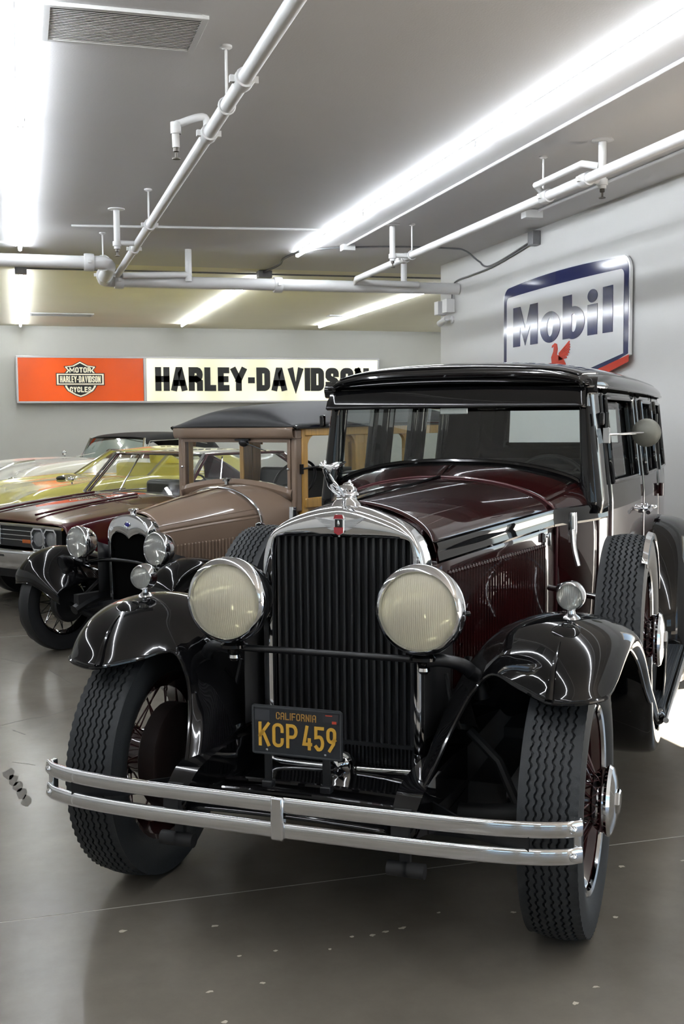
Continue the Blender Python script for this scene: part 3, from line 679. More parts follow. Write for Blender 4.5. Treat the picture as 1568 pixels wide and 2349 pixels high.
def headlamp(parent, name, loc, r, depth, lensm, pitch, shell=BLACK, bulge=.02, rim_w=.13):
    """lamp facing -y: bucket, rim, lens"""
    b = G().lathe([(r*.93, .0), (r*1.0, .012), (r*.99, depth*.2), (r*.86, depth*.55), (r*.55, depth*.88), (r*.2, depth), (.001, depth)], (0, 0, 0), (0, 1, 0), 40)
    o = build(name, b, shell, parent, loc=loc)
    k = 1-rim_w
    build('reflector', G().lathe([(r*k*1.0, .002), (r*k*.9, depth*.22), (r*k*.62, depth*.48), (r*k*.3, depth*.62), (.001, depth*.68)], (0, 0, 0), (0, 1, 0), 32), REFL, o)
    build('bulb', G().ellipsoid((0, depth*.30, 0), (r*.10, r*.14, r*.10)).tube([(0, depth*.3, 0), (0, depth*.66, 0)], r*.07, 8), mat('bulb_glass', (.7, .68, .6), .15), o)
    build('lens', lens_disc(G(), (0, -.004, 0), r*k, bulge, pitch, pitch*.13), lensm, o, angle=80)
    build('rim', G().lathe([(r*k*.985, -.004), (r*k, -.012), (r*(k+.02), -.016), (r*(k+.07), -.012), (r*1.0, -.004), (r*1.035, .012), (r*1.03, .026), (r*1.0, .030)], (0, 0, 0), (0, 1, 0), 48), CHROME, o)
    return o

# ------------------------------------------------------------------ the maroon and black sedan in front
CAR_ROT = -math.radians(20.25+ROOM_YAW)
mc = empty('vintage_sedan', (1.006, 3.500, 0), CAR_ROT, 'large maroon and black vintage sedan with chrome radiator in the foreground', 'car')
RT, TZ, TX = .425, .425, .745
for s in (1, -1):
    lab(wheel(mc, 'front_wheel', (s*TX, .03, TZ), RT, .185, .285, 'main', s), 'maroon wire wheel with chrome hub cap')
    wheel(mc, 'rear_wheel', (s*TX, 3.22, TZ), RT, .185, .285, 'main', s)
    lab(wheel(mc, 'spare_wheel', (s*.80, 1.20, .715), RT, .185, .285, 'main', s), 'spare wire wheel carried in the fender')
    # chrome strap over the spare tyre
    P = []
    for t in np.linspace(math.radians(22), math.radians(128 if s > 0 else 80), 26):
        P.append([(s*(.80+dx), 1.20+(RT+dr)*math.cos(t), .715+(RT+dr)*math.sin(t)) for dx, dr in ((.070, .001), (.076, .010), (.094, .004), (.094, -.020))])
    build('tyre_strap', G().grid(P), CHROME, mc, solid=.004)
    build('strap_clamp', G().tube(cr([(s*.60, 1.02, 1.20), (s*.61, 1.00, 1.10), (s*.63, .985, 1.03)], 10), [.012]*10, 10).lathe([(.001, -.06), (.016, -.06), (.018, .0), (.016, .06), (.001, .06)], (s*.60, 1.02, 1.18), (0, 0, 1), 14), CHROME, mc)
    build('spare_bracket', G().tube([(s*.50, 1.06, .93), (s*.72, .97, .91)], .012, 10).lathe([(.001, -.02), (.022, -.02), (.03, 0), (.022, .02), (.001, .02)], (s*.56, 1.04, .925), (1, -.3, 0), 16), CHROME2, mc)

# fenders ----------------------------------------------------------------------------------------
FS = [
 [(.365,-.45,.485),(.40,-.34,.575),(.44,-.245,.69),(.485,-.19,.785),(.545,-.175,.845),(.64,-.235,.822),(.745,-.318,.806),(.835,-.300,.810),(.882,-.262,.816),(.890,-.235,.820)],
 [(.358,-.40,.50),(.392,-.29,.60),(.435,-.20,.715),(.485,-.15,.815),(.552,-.145,.878),(.645,-.195,.885),(.747,-.272,.885),(.850,-.248,.880),(.910,-.185,.858),(.897,-.165,.828)],
 [(.35,-.34,.52),(.385,-.23,.63),(.43,-.14,.745),(.485,-.095,.845),(.56,-.09,.915),(.65,-.125,.942),(.75,-.175,.953),(.858,-.148,.938),(.925,-.085,.905),(.902,-.070,.862)],
 [(.335,-.15,.56),(.365,-.08,.68),(.41,-.02,.79),(.47,0,.885),(.55,.01,.950),(.65,.005,.985),(.75,.005,.995),(.865,.015,.972),(.935,.045,.928),(.906,.050,.888)],
 [(.33,.1,.58),(.36,.13,.70),(.405,.17,.80),(.465,.19,.885),(.55,.2,.943),(.65,.2,.975),(.75,.2,.982),(.867,.2,.957),(.937,.2,.908),(.908,.2,.868)],
 [(.33,.4,.55),(.37,.41,.64),(.42,.42,.72),(.48,.42,.79),(.56,.43,.85),(.65,.43,.885),(.75,.43,.893),(.867,.43,.865),(.937,.43,.812),(.912,.43,.772)],
 [(.36,.66,.48),(.41,.66,.53),(.46,.66,.58),(.52,.66,.64),(.59,.66,.69),(.67,.66,.72),(.76,.66,.728),(.870,.66,.703),(.938,.66,.660),(.918,.66,.625)],
 [(.40,.88,.44),(.45,.88,.46),(.5,.88,.49),(.55,.88,.52),(.61,.88,.55),(.68,.88,.575),(.77,.88,.582),(.872,.88,.57),(.938,.88,.545),(.924,.88,.512)],
 [(.44,1.06,.432),(.49,1.06,.436),(.54,1.06,.440),(.59,1.06,.445),(.64,1.06,.450),(.70,1.06,.455),(.78,1.06,.458),(.875,1.06,.455),(.938,1.06,.445),(.932,1.06,.420)],
 [(.46,1.22,.430),(.51,1.22,.430),(.56,1.22,.430),(.61,1.22,.430),(.66,1.22,.430),(.72,1.22,.430),(.79,1.22,.430),(.88,1.22,.430),(.938,1.22,.425),(.936,1.22,.410)]]
SF = surf(FS, 64, 48)
def relax(P, it, lam=.5):
    P = P.copy()
    for _ in range(it):
        Q = P.copy(); Q[1:-1, 1:-1] = (P[:-2, 1:-1]+P[2:, 1:-1]+P[1:-1, :-2]+P[1:-1, 2:])/4
        P[1:-1, 1:-1] += lam*(Q[1:-1, 1:-1]-P[1:-1, 1:-1])
    return P
SF = relax(SF, 10)
fd = both('front_fender', G().grid(SF), BLACK, mc, solid=.006)
def bead(P, r, s, m=BLACK, name='bead', par=None):
    return build(name, G().tube([(s*p[0], p[1], p[2]) for p in P], r, 8), m, par or mc)
for k, s in enumerate((1, -1)):
    bead(SF[0], .007, s, BLACK, 'fender_bead', fd[k]); bead(SF[:, -1], .007, s, BLACK, 'fender_bead', fd[k])
    rib = [SF[i, int(round(47*6/9.))]+A((0, -.002, .004)) for i in range(0, 15)]
    build('fender_rib', G().tube([(s*p[0], p[1], p[2]) for p in rib], [.013*(1-i/15)+.001 for i in range(15)], 8), BLACK, fd[k])
    build('oval_cap', G().ellipsoid((s*.75, -.105, .974), (.042, .040, .012), Matrix.Rotation(math.radians(22), 3, 'X'), 24, 10), BLACK, fd[k])
    # rounded well that holds the spare
    P = []
    for t in np.linspace(math.radians(178), math.radians(350), 22):
        P.append([(s*(.80+dx), 1.20+rr*math.cos(t), .715+rr*math.sin(t)) for dx, rr in ((.125, .36), (.128, .42), (.105, .448), (0, .455), (-.105, .448), (-.128, .42), (-.125, .36))])
    build('spare_well', G().grid(surf(P, 22, 19)), BLACK, fd[k], solid=.004)
    # small lamp on the fender
    lp = empty('fender_lamp', (s*.748, .015, 1.062), 0, parent=mc)
    lamp = headlamp(mc, 'fender_lamp', (s*.748, -.005, 1.064), .044, .07, LENSW, .006, CHROME, .008)
    bpy.data.objects.remove(lp)
    build('stalk', G().lathe([(.030, -.074), (.026, -.066), (.013, -.056), (.011, -.038), (.018, -.034)], (0, .02, 0), (0, 0, 1), 20), CHROME2, lamp)

# running boards
for s in (1, -1):
    rb = build('running_board', G().box((s*.815, 1.90, .405), (.29, 1.46, .028)), BLACK, mc, bevel=.006, smooth=False)
    me = G().box((0, 0, 0), (.007, 1.36, .005)).mesh('rubber_rib', RUBBER, False)
    build('rubber_mat', G().box((s*.81, 1.92, .4205), (.265, 1.40, .004)), RUBBER, rb, smooth=False)
    for k in range(22): link('rubber_rib', me, rb, (s*(.69+k*.0115), 1.92, .4245))
    build('edge_trim', G().tube([(s*.962, 1.10, .41), (s*.962, 2.64, .41)], .012, 10), CHROME2, rb)
    build('end_cap', G().ellipsoid((s*.90, 1.16, .405), (.06, .05, .035)), BLACK, rb)
# rear fenders
RS = []
for t, (r, zc) in zip(np.linspace(math.radians(188), math.radians(-25), 12), [(.58, 0)]*12):
    c0 = A((0, 3.22, TZ+.02)); row_ = []
    for x, k in ((.62, .98), (.66, 1.01), (.74, 1.02), (.84, 1.0), (.92, .95), (.96, .87)):
        rr = .60*k*(1 if t < math.radians(150) else 1+.10*(t-math.radians(150))); row_.append((x, c0[1]-rr*math.cos(t)*-1*-1, c0[2]+rr*math.sin(t)))
    RS.append(row_)
rf = both('rear_fender', G().grid(surf(RS, 40, 20)), BLACK, mc, solid=.006)

# chassis -----------------------------------------------------------------------------------------
g = G()
for s in (1, -1):
    g.box((s*.36, 2.0, .46), (.07, 4.7, .13))
build('frame_rail', g, DARK, mc, smooth=False)
build('underbody_and_blockers', G().box((0, 2.55, .36), (1.25, 3.7, .16)).box((0, .50, .40), (.66, .7, .22)).box((0, .60, .30), (1.04, .9, .20)).box((0, .74, .34), (1.3, .5, .06)).box((0, .75, .52), (.52, 1.2, .30)).box((0, .62, .85), (.36, .9, .5)), DARK, mc, smooth=False)  # underbody plus low boxes added to block light and hide the lit floor
build('front_axle', G().tube(cr([(-.68, .03, .40), (-.5, .03, .34), (0, .03, .32), (.5, .03, .34), (.68, .03, .40)], 24), .032, 10), DARK, mc)
build('tie_rod', G().tube([(-.60, .20, .33), (.60, .20, .33)], .014, 8), DARK, mc)
for s in (1, -1):
    build('frame_horn', G().grid(surf([[(s*.325, -.49, .50), (s*.395, -.49, .50), (s*.395, -.49, .43), (s*.325, -.49, .43)], [(s*.32, -.40, .545), (s*.40, -.40, .545), (s*.40, -.38, .46), (s*.32, -.38, .46)], [(s*.32, -.2, .56), (s*.40, -.2, .56), (s*.40, -.2, .45), (s*.32, -.2, .45)], [(s*.32, .1, .54), (s*.40, .1, .54), (s*.40, .1, .42), (s*.32, .1, .42)]], 20, 4), False, True).ellipsoid((s*.36, -.485, .465), (.042, .03, .045)), BLACK, mc)
    build('leaf_spring', G().grid(surf([[(s*.33, -.46, .44), (s*.39, -.46, .44), (s*.39, -.46, .42), (s*.33, -.46, .42)], [(s*.33, .03, .38), (s*.39, .03, .38), (s*.39, .03, .32), (s*.33, .03, .32)], [(s*.33, .5, .45), (s*.39, .5, .45), (s*.39, .5, .43), (s*.33, .5, .43)]], 16, 4), False, True), DARK, mc)
    build('spring_shackle', G().lathe([(.001, -.03), (.022, -.03), (.022, .03), (.001, .03)], (s*.34, -.48, .335), (1, 0, 0), 14).lathe([(.001, -.03), (.022, -.03), (.022, .03), (.001, .03)], (s*.39, -.48, .335), (1, 0, 0), 14).box((s*.36, -.47, .38), (.03, .02, .09)), CHROME2 if 0 else DARK, mc)
    build('shock_arm', G().tube([(s*.42, .05, .60), (s*.52, .02, .52), (s*.58, .03, .38)], .016, 8), DARK, mc)
    build('inner_valance', G().grid(surf([[(s*.31, -.10, .60), (s*.31, -.1, .95)], [(s*.33, .5, .55), (s*.34, .5, .92)], [(s*.42, 1.1, .45), (s*.46, 1.1, .8)]], 10, 6)), DARK, mc, solid=.004)
# front splash apron between the horns, with pressed ribs
P = []
for y, z in ((-.50, .440), (-.44, .452), (-.36, .450), (-.28, .446), (-.20, .440), (-.12, .436), (-.03, .44), (.02, .46)):
    P.append([(x, y, z+.008*(1-(x/.33)**2)) for x in np.linspace(-.325, .325, 9)])
ap = build('front_apron', G().grid(surf(P, 30, 17)), BLACK, mc, solid=.004)
for y, z in ((-.46, .462), (-.36, .461), (-.24, .455)):
    build('apron_rib', G().tube([(x, y, z+.006*(1-(x/.33)**2)) for x in np.linspace(-.315, .315, 14)], .010, 8), BLACK, ap)

# radiator ------------------------------------------------------------------------------------------
def halfpath(pts): return [(-x, z) for x, z in pts]+[(x, z) for x, z in reversed(pts)][1:] if pts[-1][0] == 0 else None
outer = [(.286,.47),(.287,.70),(.287,.95),(.286,1.08),(.281,1.150),(.266,1.205),(.235,1.248),(.185,1.281),(.12,1.306),(.06,1.322),(0,1.332)]
inner = [(.244,.47),(.245,.70),(.245,.95),(.244,1.08),(.244,1.150),(.240,1.200),(.230,1.220),(.185,1.2245),(.12,1.2255),(.06,1.226),(0,1.2265)]
def path(half, n): 
    q = cr([(p[0], p[1]) for p in half], n); return np.concatenate([q*A((-1, 1)), q[::-1][1:]])
def ringy(half, y, k=1., n=44, dz=0.):
    q = path(half, n); return [(x*k, y, (z-.9)*1.+.9+dz) for x, z in q]
sh_in = ringy(inner, .05); sh_inf = ringy(inner, .004)
def mixr(t, y): return [tuple(A(a_)*(1-t)+A(b_)*t) [:1]+(y,)+tuple(A(a_)*(1-t)+A(b_)*t)[2:] for a_, b_ in zip(ringy(inner, 0), ringy(outer, 0))]
rings = [sh_in, sh_inf, mixr(.12, -.006), mixr(.35, -.008), mixr(.8, -.005), mixr(.95, .002), ringy(outer, .014), ringy(outer, .06, 1.01, dz=.001), ringy(outer, .118, 1.03, dz=.002)]
rsh = build('radiator_shell', G().grid(rings), CHROME, mc, solid=.003, angle=50)
lab(rsh, 'polished chrome radiator shell')
core = build('radiator_core', G().box((0, .060, .84), (.50, .03, .78)), mat('radiator_core', (.012, .012, .013), .6, noise=.5, nscale=160, stretch=(1, 1, .1)), mc, smooth=False)
sl = G().tube([(0, 0, 0), (0, 0, .70)], .0062, 8).box((0, .012, .35), (.0045, .022, .70)); slm = sl.mesh('shutter_slat', mat('shutter_black', (.016, .016, .018), .34, 0, .3, .2))
for k in range(19): link('shutter_slat', slm, rsh, (-.2345+k*.02606, .022, .525))
sl2 = G().box((0, 0, 0), (.006, .012, .085)).mesh('lower_fin', BLACKM, False)
for k in range(36): link('lower_fin', sl2, rsh, (-.235+k*.01345, .03, .487))
build('shutter_bar', G().box((0, .02, .535), (.485, .02, .012)), BLACKM, rsh, smooth=False)
# chrome lower trim with crank-hole boss
zt = .458
trim = cr([(-.272, .0, .60), (-.270, -.006, .52), (-.262, -.012, .478), (-.235, -.014, zt), (-.1, -.016, zt-.002), (-.06, -.016, zt-.002)], 26)
build('lower_trim', G().tube(trim, .0105, 10), CHROME, rsh); build('lower_trim', G().tube([(.055, -.016, zt-.002), (.15, -.015, zt), (.25, -.012, zt+.004)], .0105, 10), CHROME, rsh)
bs = build('crank_boss', G().lathe([(.040, .01), (.052, .004), (.056, -.012), (.052, -.022), (.044, -.024), (.042, -.018)], (-.003, -.014, .462), (0, 1, 0), 36), CHROME, rsh)
build('crank_cover', G().lathe([(.043, -.014), (.030, -.024), (.001, -.030)], (-.003, -.014, .462), (0, 1, 0), 30), CHROME, bs)
# badge
bd = build('badge', G().prism([(-.018, -.028), (0, -.036), (.018, -.028), (.018, .022), (.014, .034), (-.014, .034), (-.018, .022)], (-.003, -.009, 1.268), (1, 0, 0), (0, 0, 1), .008), CHROME, rsh, smooth=False, bevel=.002)
build('badge_top', G().prism([(-.017, .020), (.017, .020), (.013, .033), (-.013, .033)], (-.003, -.0175, 1.268), (1, 0, 0), (0, 0, 1), .002), RED, bd, smooth=False)
build('badge_base', G().prism([(-.016, -.026), (0, -.034), (.016, -.026), (.016, -.008), (-.016, -.008)], (-.003, -.0175, 1.268), (1, 0, 0), (0, 0, 1), .002), RED, bd, smooth=False)
build('badge_centre', G().prism([(-.012, -.008), (.012, -.008), (.012, .018), (-.012, .018)], (-.003, -.0175, 1.268), (1, 0, 0), (0, 0, 1), .003), SBLK, bd, smooth=False)
build('badge_figure', G().ellipsoid((-.003, -.021, 1.273), (.004, .002, .010)), CHROME, bd)
build('badge_stem', G().tube([(-.003, -.011, 1.236), (-.003, -.011, 1.228)], .004, 8), CHROME, bd)
for s in (1, -1):
    for k in range(4):
        build('badge_wing', G().prism([(s*.016, .020-.008*k), (s*(.088-.015*k), .030-.012*k), (s*(.075-.016*k), .020-.011*k), (s*.016, .012-.008*k)][::s], (-.003, -.009, 1.262), (1, 0, 0), (0, 0, 1), .004), CHROME2, bd, smooth=False)
# filler cap and leaning figure mascot
cap = build('filler_cap', G().lathe([(.055, -.030), (.044, -.012), (.036, -.004), (.034, .004), (.040, .008), (.042, .014), (.040, .020), (.034, .024), (.036, .030), (.030, .038), (.018, .044), (.001, .046)], (0, .055, 1.350), (0, 0, 1), 32), CHROME, rsh)
def mascot():
    V = [(.006, .010, 1.362), (.008, -.030, 1.384), (.008, -.075, 1.404), (.003, -.118, 1.424), (.0, -.126, 1.438), (0, -.138, 1.452), (-.001, -.152, 1.464), (-.001, -.172, 1.466),  # feet, knee, thigh, hip, waist, chest, neck, head
         (.014, -.118, 1.464), (.016, -.080, 1.467), (.014, -.045, 1.468), (.008, .024, 1.472),     # arm and drape swept back
         (-.012, -.115, 1.462), (-.014, -.070, 1.460), (-.010, .000, 1.457),
         (-.008, .010, 1.362), (-.010, -.040, 1.380), (-.008, -.088, 1.402),
         (.0, -.165, 1.476), (.002, -.140, 1.478)]
    E = [(0, 1), (1, 2), (2, 3), (3, 4), (4, 5), (5, 6), (6, 7), (5, 8), (8, 9), (9, 10), (10, 11), (5, 12), (12, 13), (13, 14), (15, 16), (16, 17), (17, 3), (7, 18), (18, 19)]
    Rr = [.005, .006, .009, .012, .009, .013, .006, .010, .009, .010, .009, .003, .008, .010, .008, .005, .006, .008, .008, .006]
    me = bpy.data.meshes.new('mascot'); me.from_pydata(V, E, []); me.materials.append(CHROME)
    o = link('mascot', me, cap)
    sk = o.modifiers.new('skin', 'SKIN'); sk.use_smooth_shade = True
    for k, d in enumerate(me.skin_vertices[0].data): d.radius = (Rr[k], Rr[k]); d.use_root = (k == 3)
    sb = o.modifiers.new('sub', 'SUBSURF'); sb.levels = 2; sb.render_levels = 2
    return lab(o, 'chrome mascot of a figure leaning forward')
mascot()
build('mascot_base', G().ellipsoid((.0, .070, 1.394), (.018, .026, .010)).ellipsoid((0, .085, 1.404), (.005, .007, .007)), CHROME, cap)

# hood ------------------------------------------------------------------------------------------------
HB = 1.225
def hood_sec(y, k):
    """half section from the ridge down to the molding"""
    a0 = A([(0, 1.335), (.075, 1.324), (.15, 1.303), (.22, 1.268), (.270, 1.222), (.292, 1.165)])
    a1 = A([(0, 1.362), (.13, 1.356), (.27, 1.335), (.38, 1.302), (.455, 1.262), (.495, 1.205)])
    q = a0*(1-k)+a1*k; return [(p[0], y, p[1]) for p in q]
HS = [hood_sec(  .112+(HB-.112)*k, k) for k in np.linspace(0, 1, 6)]
HSU = surf(HS, 24, 30)
ht = both('hood_top', G().grid(HSU), MAROON, mc, solid=.003)
build('hood_hinge', G().tube([(0, .10, 1.333), (0, .6, 1.347), (0, HB+.18, 1.372)], .007, 8), BLACK, mc)
build('hood_crease', G().tube([tuple(p) for p in HSU[1:13, 16]], [.0035*(1-i/13)+.0005 for i in range(12)], 6), MAROON, ht[0])
def hside(y, z):
    k = (y-.115)/(HB-.115); return (.292*(1-k)+.495*k)+.004*math.sin(max(0, min(1, (z-.6)/.55))*math.pi)
SP = []
for y in np.linspace(.115, HB, 12):
    k = (y-.115)/(HB-.115); zt_ = 1.165*(1-k)+1.205*k; SP.append([(hside(y, z), y, z) for z in np.linspace(zt_, .60, 10)])
hs = both('hood_side', G().grid(SP), MAROON, mc, solid=.003)
lv = G()
for j, (x, z) in enumerate(((0, 0),)):
    lv.grid([[(0, -.010, z_), (.010, -.004, z_), (.010, .000, z_), (0, .008, z_)] for z_ in np.linspace(-.40, 0, 4)]); lv.ellipsoid((.002, -.001, 0), (.010, .009, .010), None, 8, 6)
lvm = lv.mesh('louver', MAROON)
ang = math.atan2(.495-.283, HB-.115)
for k, s in enumerate((1, -1)):
    for q in range(38):
        y = .20+q*.0240; kk = (y-.115)/(HB-.115); z = 1.105+.0*kk
        o = link('louver', lvm, hs[k], (s*hside(y, z-.1), y, z-.012), (0, 0, -s*ang if s > 0 else math.pi+ang))
    # belt molding on hood and cowl
    P = []
    for y in np.linspace(.108, HB+.40, 22):
        kk = (y-.115)/(HB-.115)
        if y <= HB: zc = 1.168*(1-kk)+1.198*kk; x = .292*(1-kk)+.495*kk
        else: zc = 1.198+.01*(y-HB); x = np.interp(y, [HB, 1.36, 1.5, 1.65], [.495, .565, .622, .662])
        P.append([(s*(x+dx), y, zc+dz) for dx, dz in ((-.012, .040), (.004, .036), (.009, .022), (.006, .006), (.009, -.010), (.012, -.024), (.006, -.034))])
    build('belt_molding', G().grid(P), BLACK, mc)
    build('hood_latch', G().box((s*.484, 1.105, 1.135), (.018, .05, .012)).box((s*.492, 1.12, 1.120), (.014, .014, .055)).box((s*.478, 1.075, 1.13), (.016, .012, .04)), CHROME2, hs[k], bevel=.003)
    seam = [tuple(p) for p in cr([(0, HB+.005, 1.366), (.13, HB+.005, 1.360), (.27, HB+.005, 1.339), (.38, HB+.005, 1.306), (.457, HB+.005, 1.265), (.500, HB+.005, 1.205), (.503, HB+.005, 1.0), (.503, HB+.005, .62)], 40)]
    build('cowl_bead', G().tube([(s*p[0], p[1], p[2]) for p in seam], .006, 8), mat('bead_maroon', (.09, .03, .035), .2, 0, .8), mc)

# cowl -----------------------------------------------------------------------------------------------
WY = 1.52
C0 = [(0, HB+.008, 1.362), (.13, HB+.008, 1.356), (.27, HB+.008, 1.335), (.38, HB+.008, 1.302), (.455, HB+.008, 1.262), (.495, HB+.008, 1.205), (.498, HB+.008, .95), (.498, HB+.008, .62)]
C2 = [(0, WY-.03, 1.418), (.17, WY-.03, 1.413), (.33, WY-.02, 1.395), (.47, WY-.01, 1.362), (.56, WY, 1.318), (.620, WY, 1.215), (.628, WY, .95), (.60, WY, .50)]
C1 = [tuple((A(p)+A(q))/2+A((.006, 0, .004))) for p, q in zip(C0, C2)]
CU = surf([C0, C1, C2], 12, 40)
both('cowl', G().grid(CU[:, :23]), MAROON, mc, solid=.004); both('cowl_side', G().grid(CU[:, 22:]), MAROON, mc, solid=.004)
for s in (1, -1):
    build('windshield_sill', G().tube([(s*p[0], p[1]+.004, p[2]+.006) for p in CU[-1, :25]], .013, 8), BLACK, mc)
    build('cowl_band', G().grid([[(s*CU[i, j, 0], CU[i, j, 1], CU[i, j, 2]+.0025) for j in range(0, 26)] for i in range(8, 12)]), BLACK, mc)

# cabin side surface -----------------------------------------------------------------------------------
PX = smooth_interp([(1.40, .58), (1.52, .632), (1.70, .675), (2.1, .715), (2.7, .742), (3.3, .752), (3.9, .742), (4.25, .715), (4.45, .65)])
def sx(y, z):
    x = PX(y)
    if z > 1.25: x -= .055*(z-1.25)/.5
    if z < .95: x -= .045*((.95-z)/.5)**2
    return x
def side_panel(name, y0, y1, z0, z1, hole, mats, split=1.20, par=mc):
    ys = sorted(set([y0, y1]+list(np.linspace(y0, y1, 12))+([hole[0], hole[1]] if hole else [])))
    zs = sorted(set([z0, z1, split]+list(np.linspace(z0, z1, 16))+([hole[2], hole[3]] if hole else [])))
    out = []
    for s in (1, -1):
        g = G()
        for i in range(len(ys)-1):
            for j in range(len(zs)-1):
                ym, zm = (ys[i]+ys[i+1])/2, (zs[j]+zs[j+1])/2
                if hole and hole[0] < ym < hole[1] and hole[2] < zm < hole[3]: continue
                g.add([(s*sx(y, z), y, z) for y, z in ((ys[i], zs[j]), (ys[i+1], zs[j]), (ys[i+1], zs[j+1]), (ys[i], zs[j+1]))], [(0, 1, 2, 3)], 0 if zm < split else 1)
        o = build(name, g, mats, par, solid=.035, soff=-1 if s > 0 else -1)
        out.append(o)
        if hole:
            h0, h1, k0, k1 = hole
            gl = G().add([(s*(sx(y, z)-.022), y, z) for y, z in ((h0, k0), (h1, k0), (h1, k1), (h0, k1))], [(0, 1, 2, 3)])
            build('window_glass', gl, GLASS, o, smooth=False)
            fr = [(h0, k0), (h1, k0), (h1, k1), (h0, k1), (h0, k0)]
            pts = []
            for (a_, b_), (c_, d_) in zip(fr[:-1], fr[1:]):
                for t in np.linspace(0, 1, 8)[:-1]: y, z = a_+(c_-a_)*t, b_+(d_-b_)*t; pts.append((s*(sx(y, z)+.002), y, z))
            build('window_frame', G().tube(pts, .014, 8, True), BLACK, o)
    return out
TOPZ = 1.745
d1 = side_panel('front_door', 1.640, 2.525, .46, TOPZ, (1.725, 2.36, 1.325, 1.705), [MAROON, BLACK])
d2 = side_panel('rear_door', 2.535, 3.28, .46, TOPZ, (2.70, 3.16, 1.32, 1.70), [MAROON, BLACK])
q1 = side_panel('quarter_panel', 3.29, 4.44, .50, TOPZ, (3.42, 3.86, 1.32, 1.70), [MAROON, BLACK])
side_panel('front_pillar_panel', 1.53, 1.632, .50, TOPZ, None, [MAROON, BLACK])
# back of the body
RB = smooth_interp([(0, 4.58), (.25, 4.572), (.45, 4.545), (.58, 4.50), (.652, 4.44)])
g = G(); xs_ = sorted(set(np.round(list(np.linspace(-.650, .650, 27))+[-.40, .40], 4))); zs_ = sorted(set(list(np.linspace(.5, TOPZ, 16))+[1.45, 1.68, 1.2]))
def rbz(x, z):
    k = 1-.085*max(0, z-1.25)/.5
    return (x*k, RB(abs(x))-.05*max(0, (z-1.3)/.45)**2, z)
for i in range(len(xs_)-1):
    for j in range(len(zs_)-1):
        xm, zm = (xs_[i]+xs_[i+1])/2, (zs_[j]+zs_[j+1])/2
        if abs(xm) < .40 and 1.45 < zm < 1.68: continue
        g.add([rbz(x, z) for x, z in ((xs_[i], zs_[j]), (xs_[i+1], zs_[j]), (xs_[i+1], zs_[j+1]), (xs_[i], zs_[j+1]))], [(0, 1, 2, 3)], 0 if zm < 1.2 else 1)
bk = build('rear_panel', g, [MAROON, BLACK], mc, solid=.03)
build('rear_window_glass', G().add([rbz(x, z) for x, z in ((-.40, 1.45), (.40, 1.45), (.40, 1.68), (-.40, 1.68))], [(0, 1, 2, 3)]), GLASS, bk, smooth=False)
build('trunk', G().box((0, 4.70, .85), (.85, .32, .50)), BLACK, mc, bevel=.04)
build('rear_bumper', G().tube(cr([(-.8, 4.78, .48), (-.6, 4.92, .48), (0, 4.95, .48), (.6, 4.92, .48), (.8, 4.78, .48)], 30), .028, 10), CHROME, mc)

# windshield ------------------------------------------------------------------------------------------
def wbot(x): return float(np.interp(abs(x), CU[-1, :, 0][:27], CU[-1, :, 2][:27]))+.012
xsw = np.linspace(-.575, .575, 25)
wy = lambda z: WY+.0+.02*(z-1.33)/.35
gl = G().grid([[(x, wy(wbot(x)), wbot(x)), (x, wy(1.70), 1.70)] for x in xsw])
ws = build('windshield', gl, glass('windshield_glass', (.90, .94, .93), .05, .5), mc, smooth=False)
for s in (1, -1):
    # pillar: rounded section between glass edge and door
    P = []
    for z in np.linspace(1.20, 1.765, 12):
        dx = -.055*max(0, z-1.25)/.5; y0 = wy(z)-.02
        P.append([(s*(.568+dx*.3), y0+.03, z), (s*(.570+dx*.3), y0-.005, z), (s*(.590+dx*.5), y0-.022, z), (s*(.625+dx*.8), y0-.022, z), (s*(.648+dx), y0+.004, z), (s*(.656+dx), y0+.05, z), (s*(.665+dx), y0+.13, z)])
    build('windshield_pillar', G().grid(surf(P, 12, 25)), BLACK, mc, solid=.01)
    build('windshield_stay', G().tube([(s*.555, WY-.02, 1.68), (s*.577, WY-.025, 1.60), (s*.577, WY-.02, 1.53)], .006, 8), BLACK, ws)
build('windshield_header', G().grid(surf([[(x, WY+.06, 1.72), (x, WY-.01, 1.72), (x, WY-.025, 1.735), (x, WY-.03, 1.76), (x, WY+.0, 1.79)] for x in np.linspace(-.63, .63, 7)], 13, 13)), BLACK, mc, solid=.004)
# visor
P = []
for k, x in enumerate(np.linspace(-.592, .592, 17)):
    b_ = .010*(1-(x/.59)**2); P.append([(x*.985, WY-.035, 1.744+b_*1.2), (x*.99, WY-.055, 1.739+b_*1.1), (x*.995, WY-.085, 1.70+b_*.5), (x, WY-.100, 1.668+b_*.3), (x, WY-.092, 1.662+b_*.3)])
vz = build('sun_visor', G().grid(surf(P, 33, 17)), BLACK, mc, solid=.006)
for s in (1, -1):
    build('visor_end', G().add([(s*.590, WY-.03, 1.744), (s*.592, WY-.085, 1.70), (s*.595, WY-.10, 1.664), (s*.597, WY-.02, 1.664)], [(0, 1, 2, 3)]), BLACK, vz, solid=.006, smooth=False)
    build('visor_hinge', G().box((s*.648, WY-.01, 1.61), (.022, .03, .055)), BLACK, mc, bevel=.005)

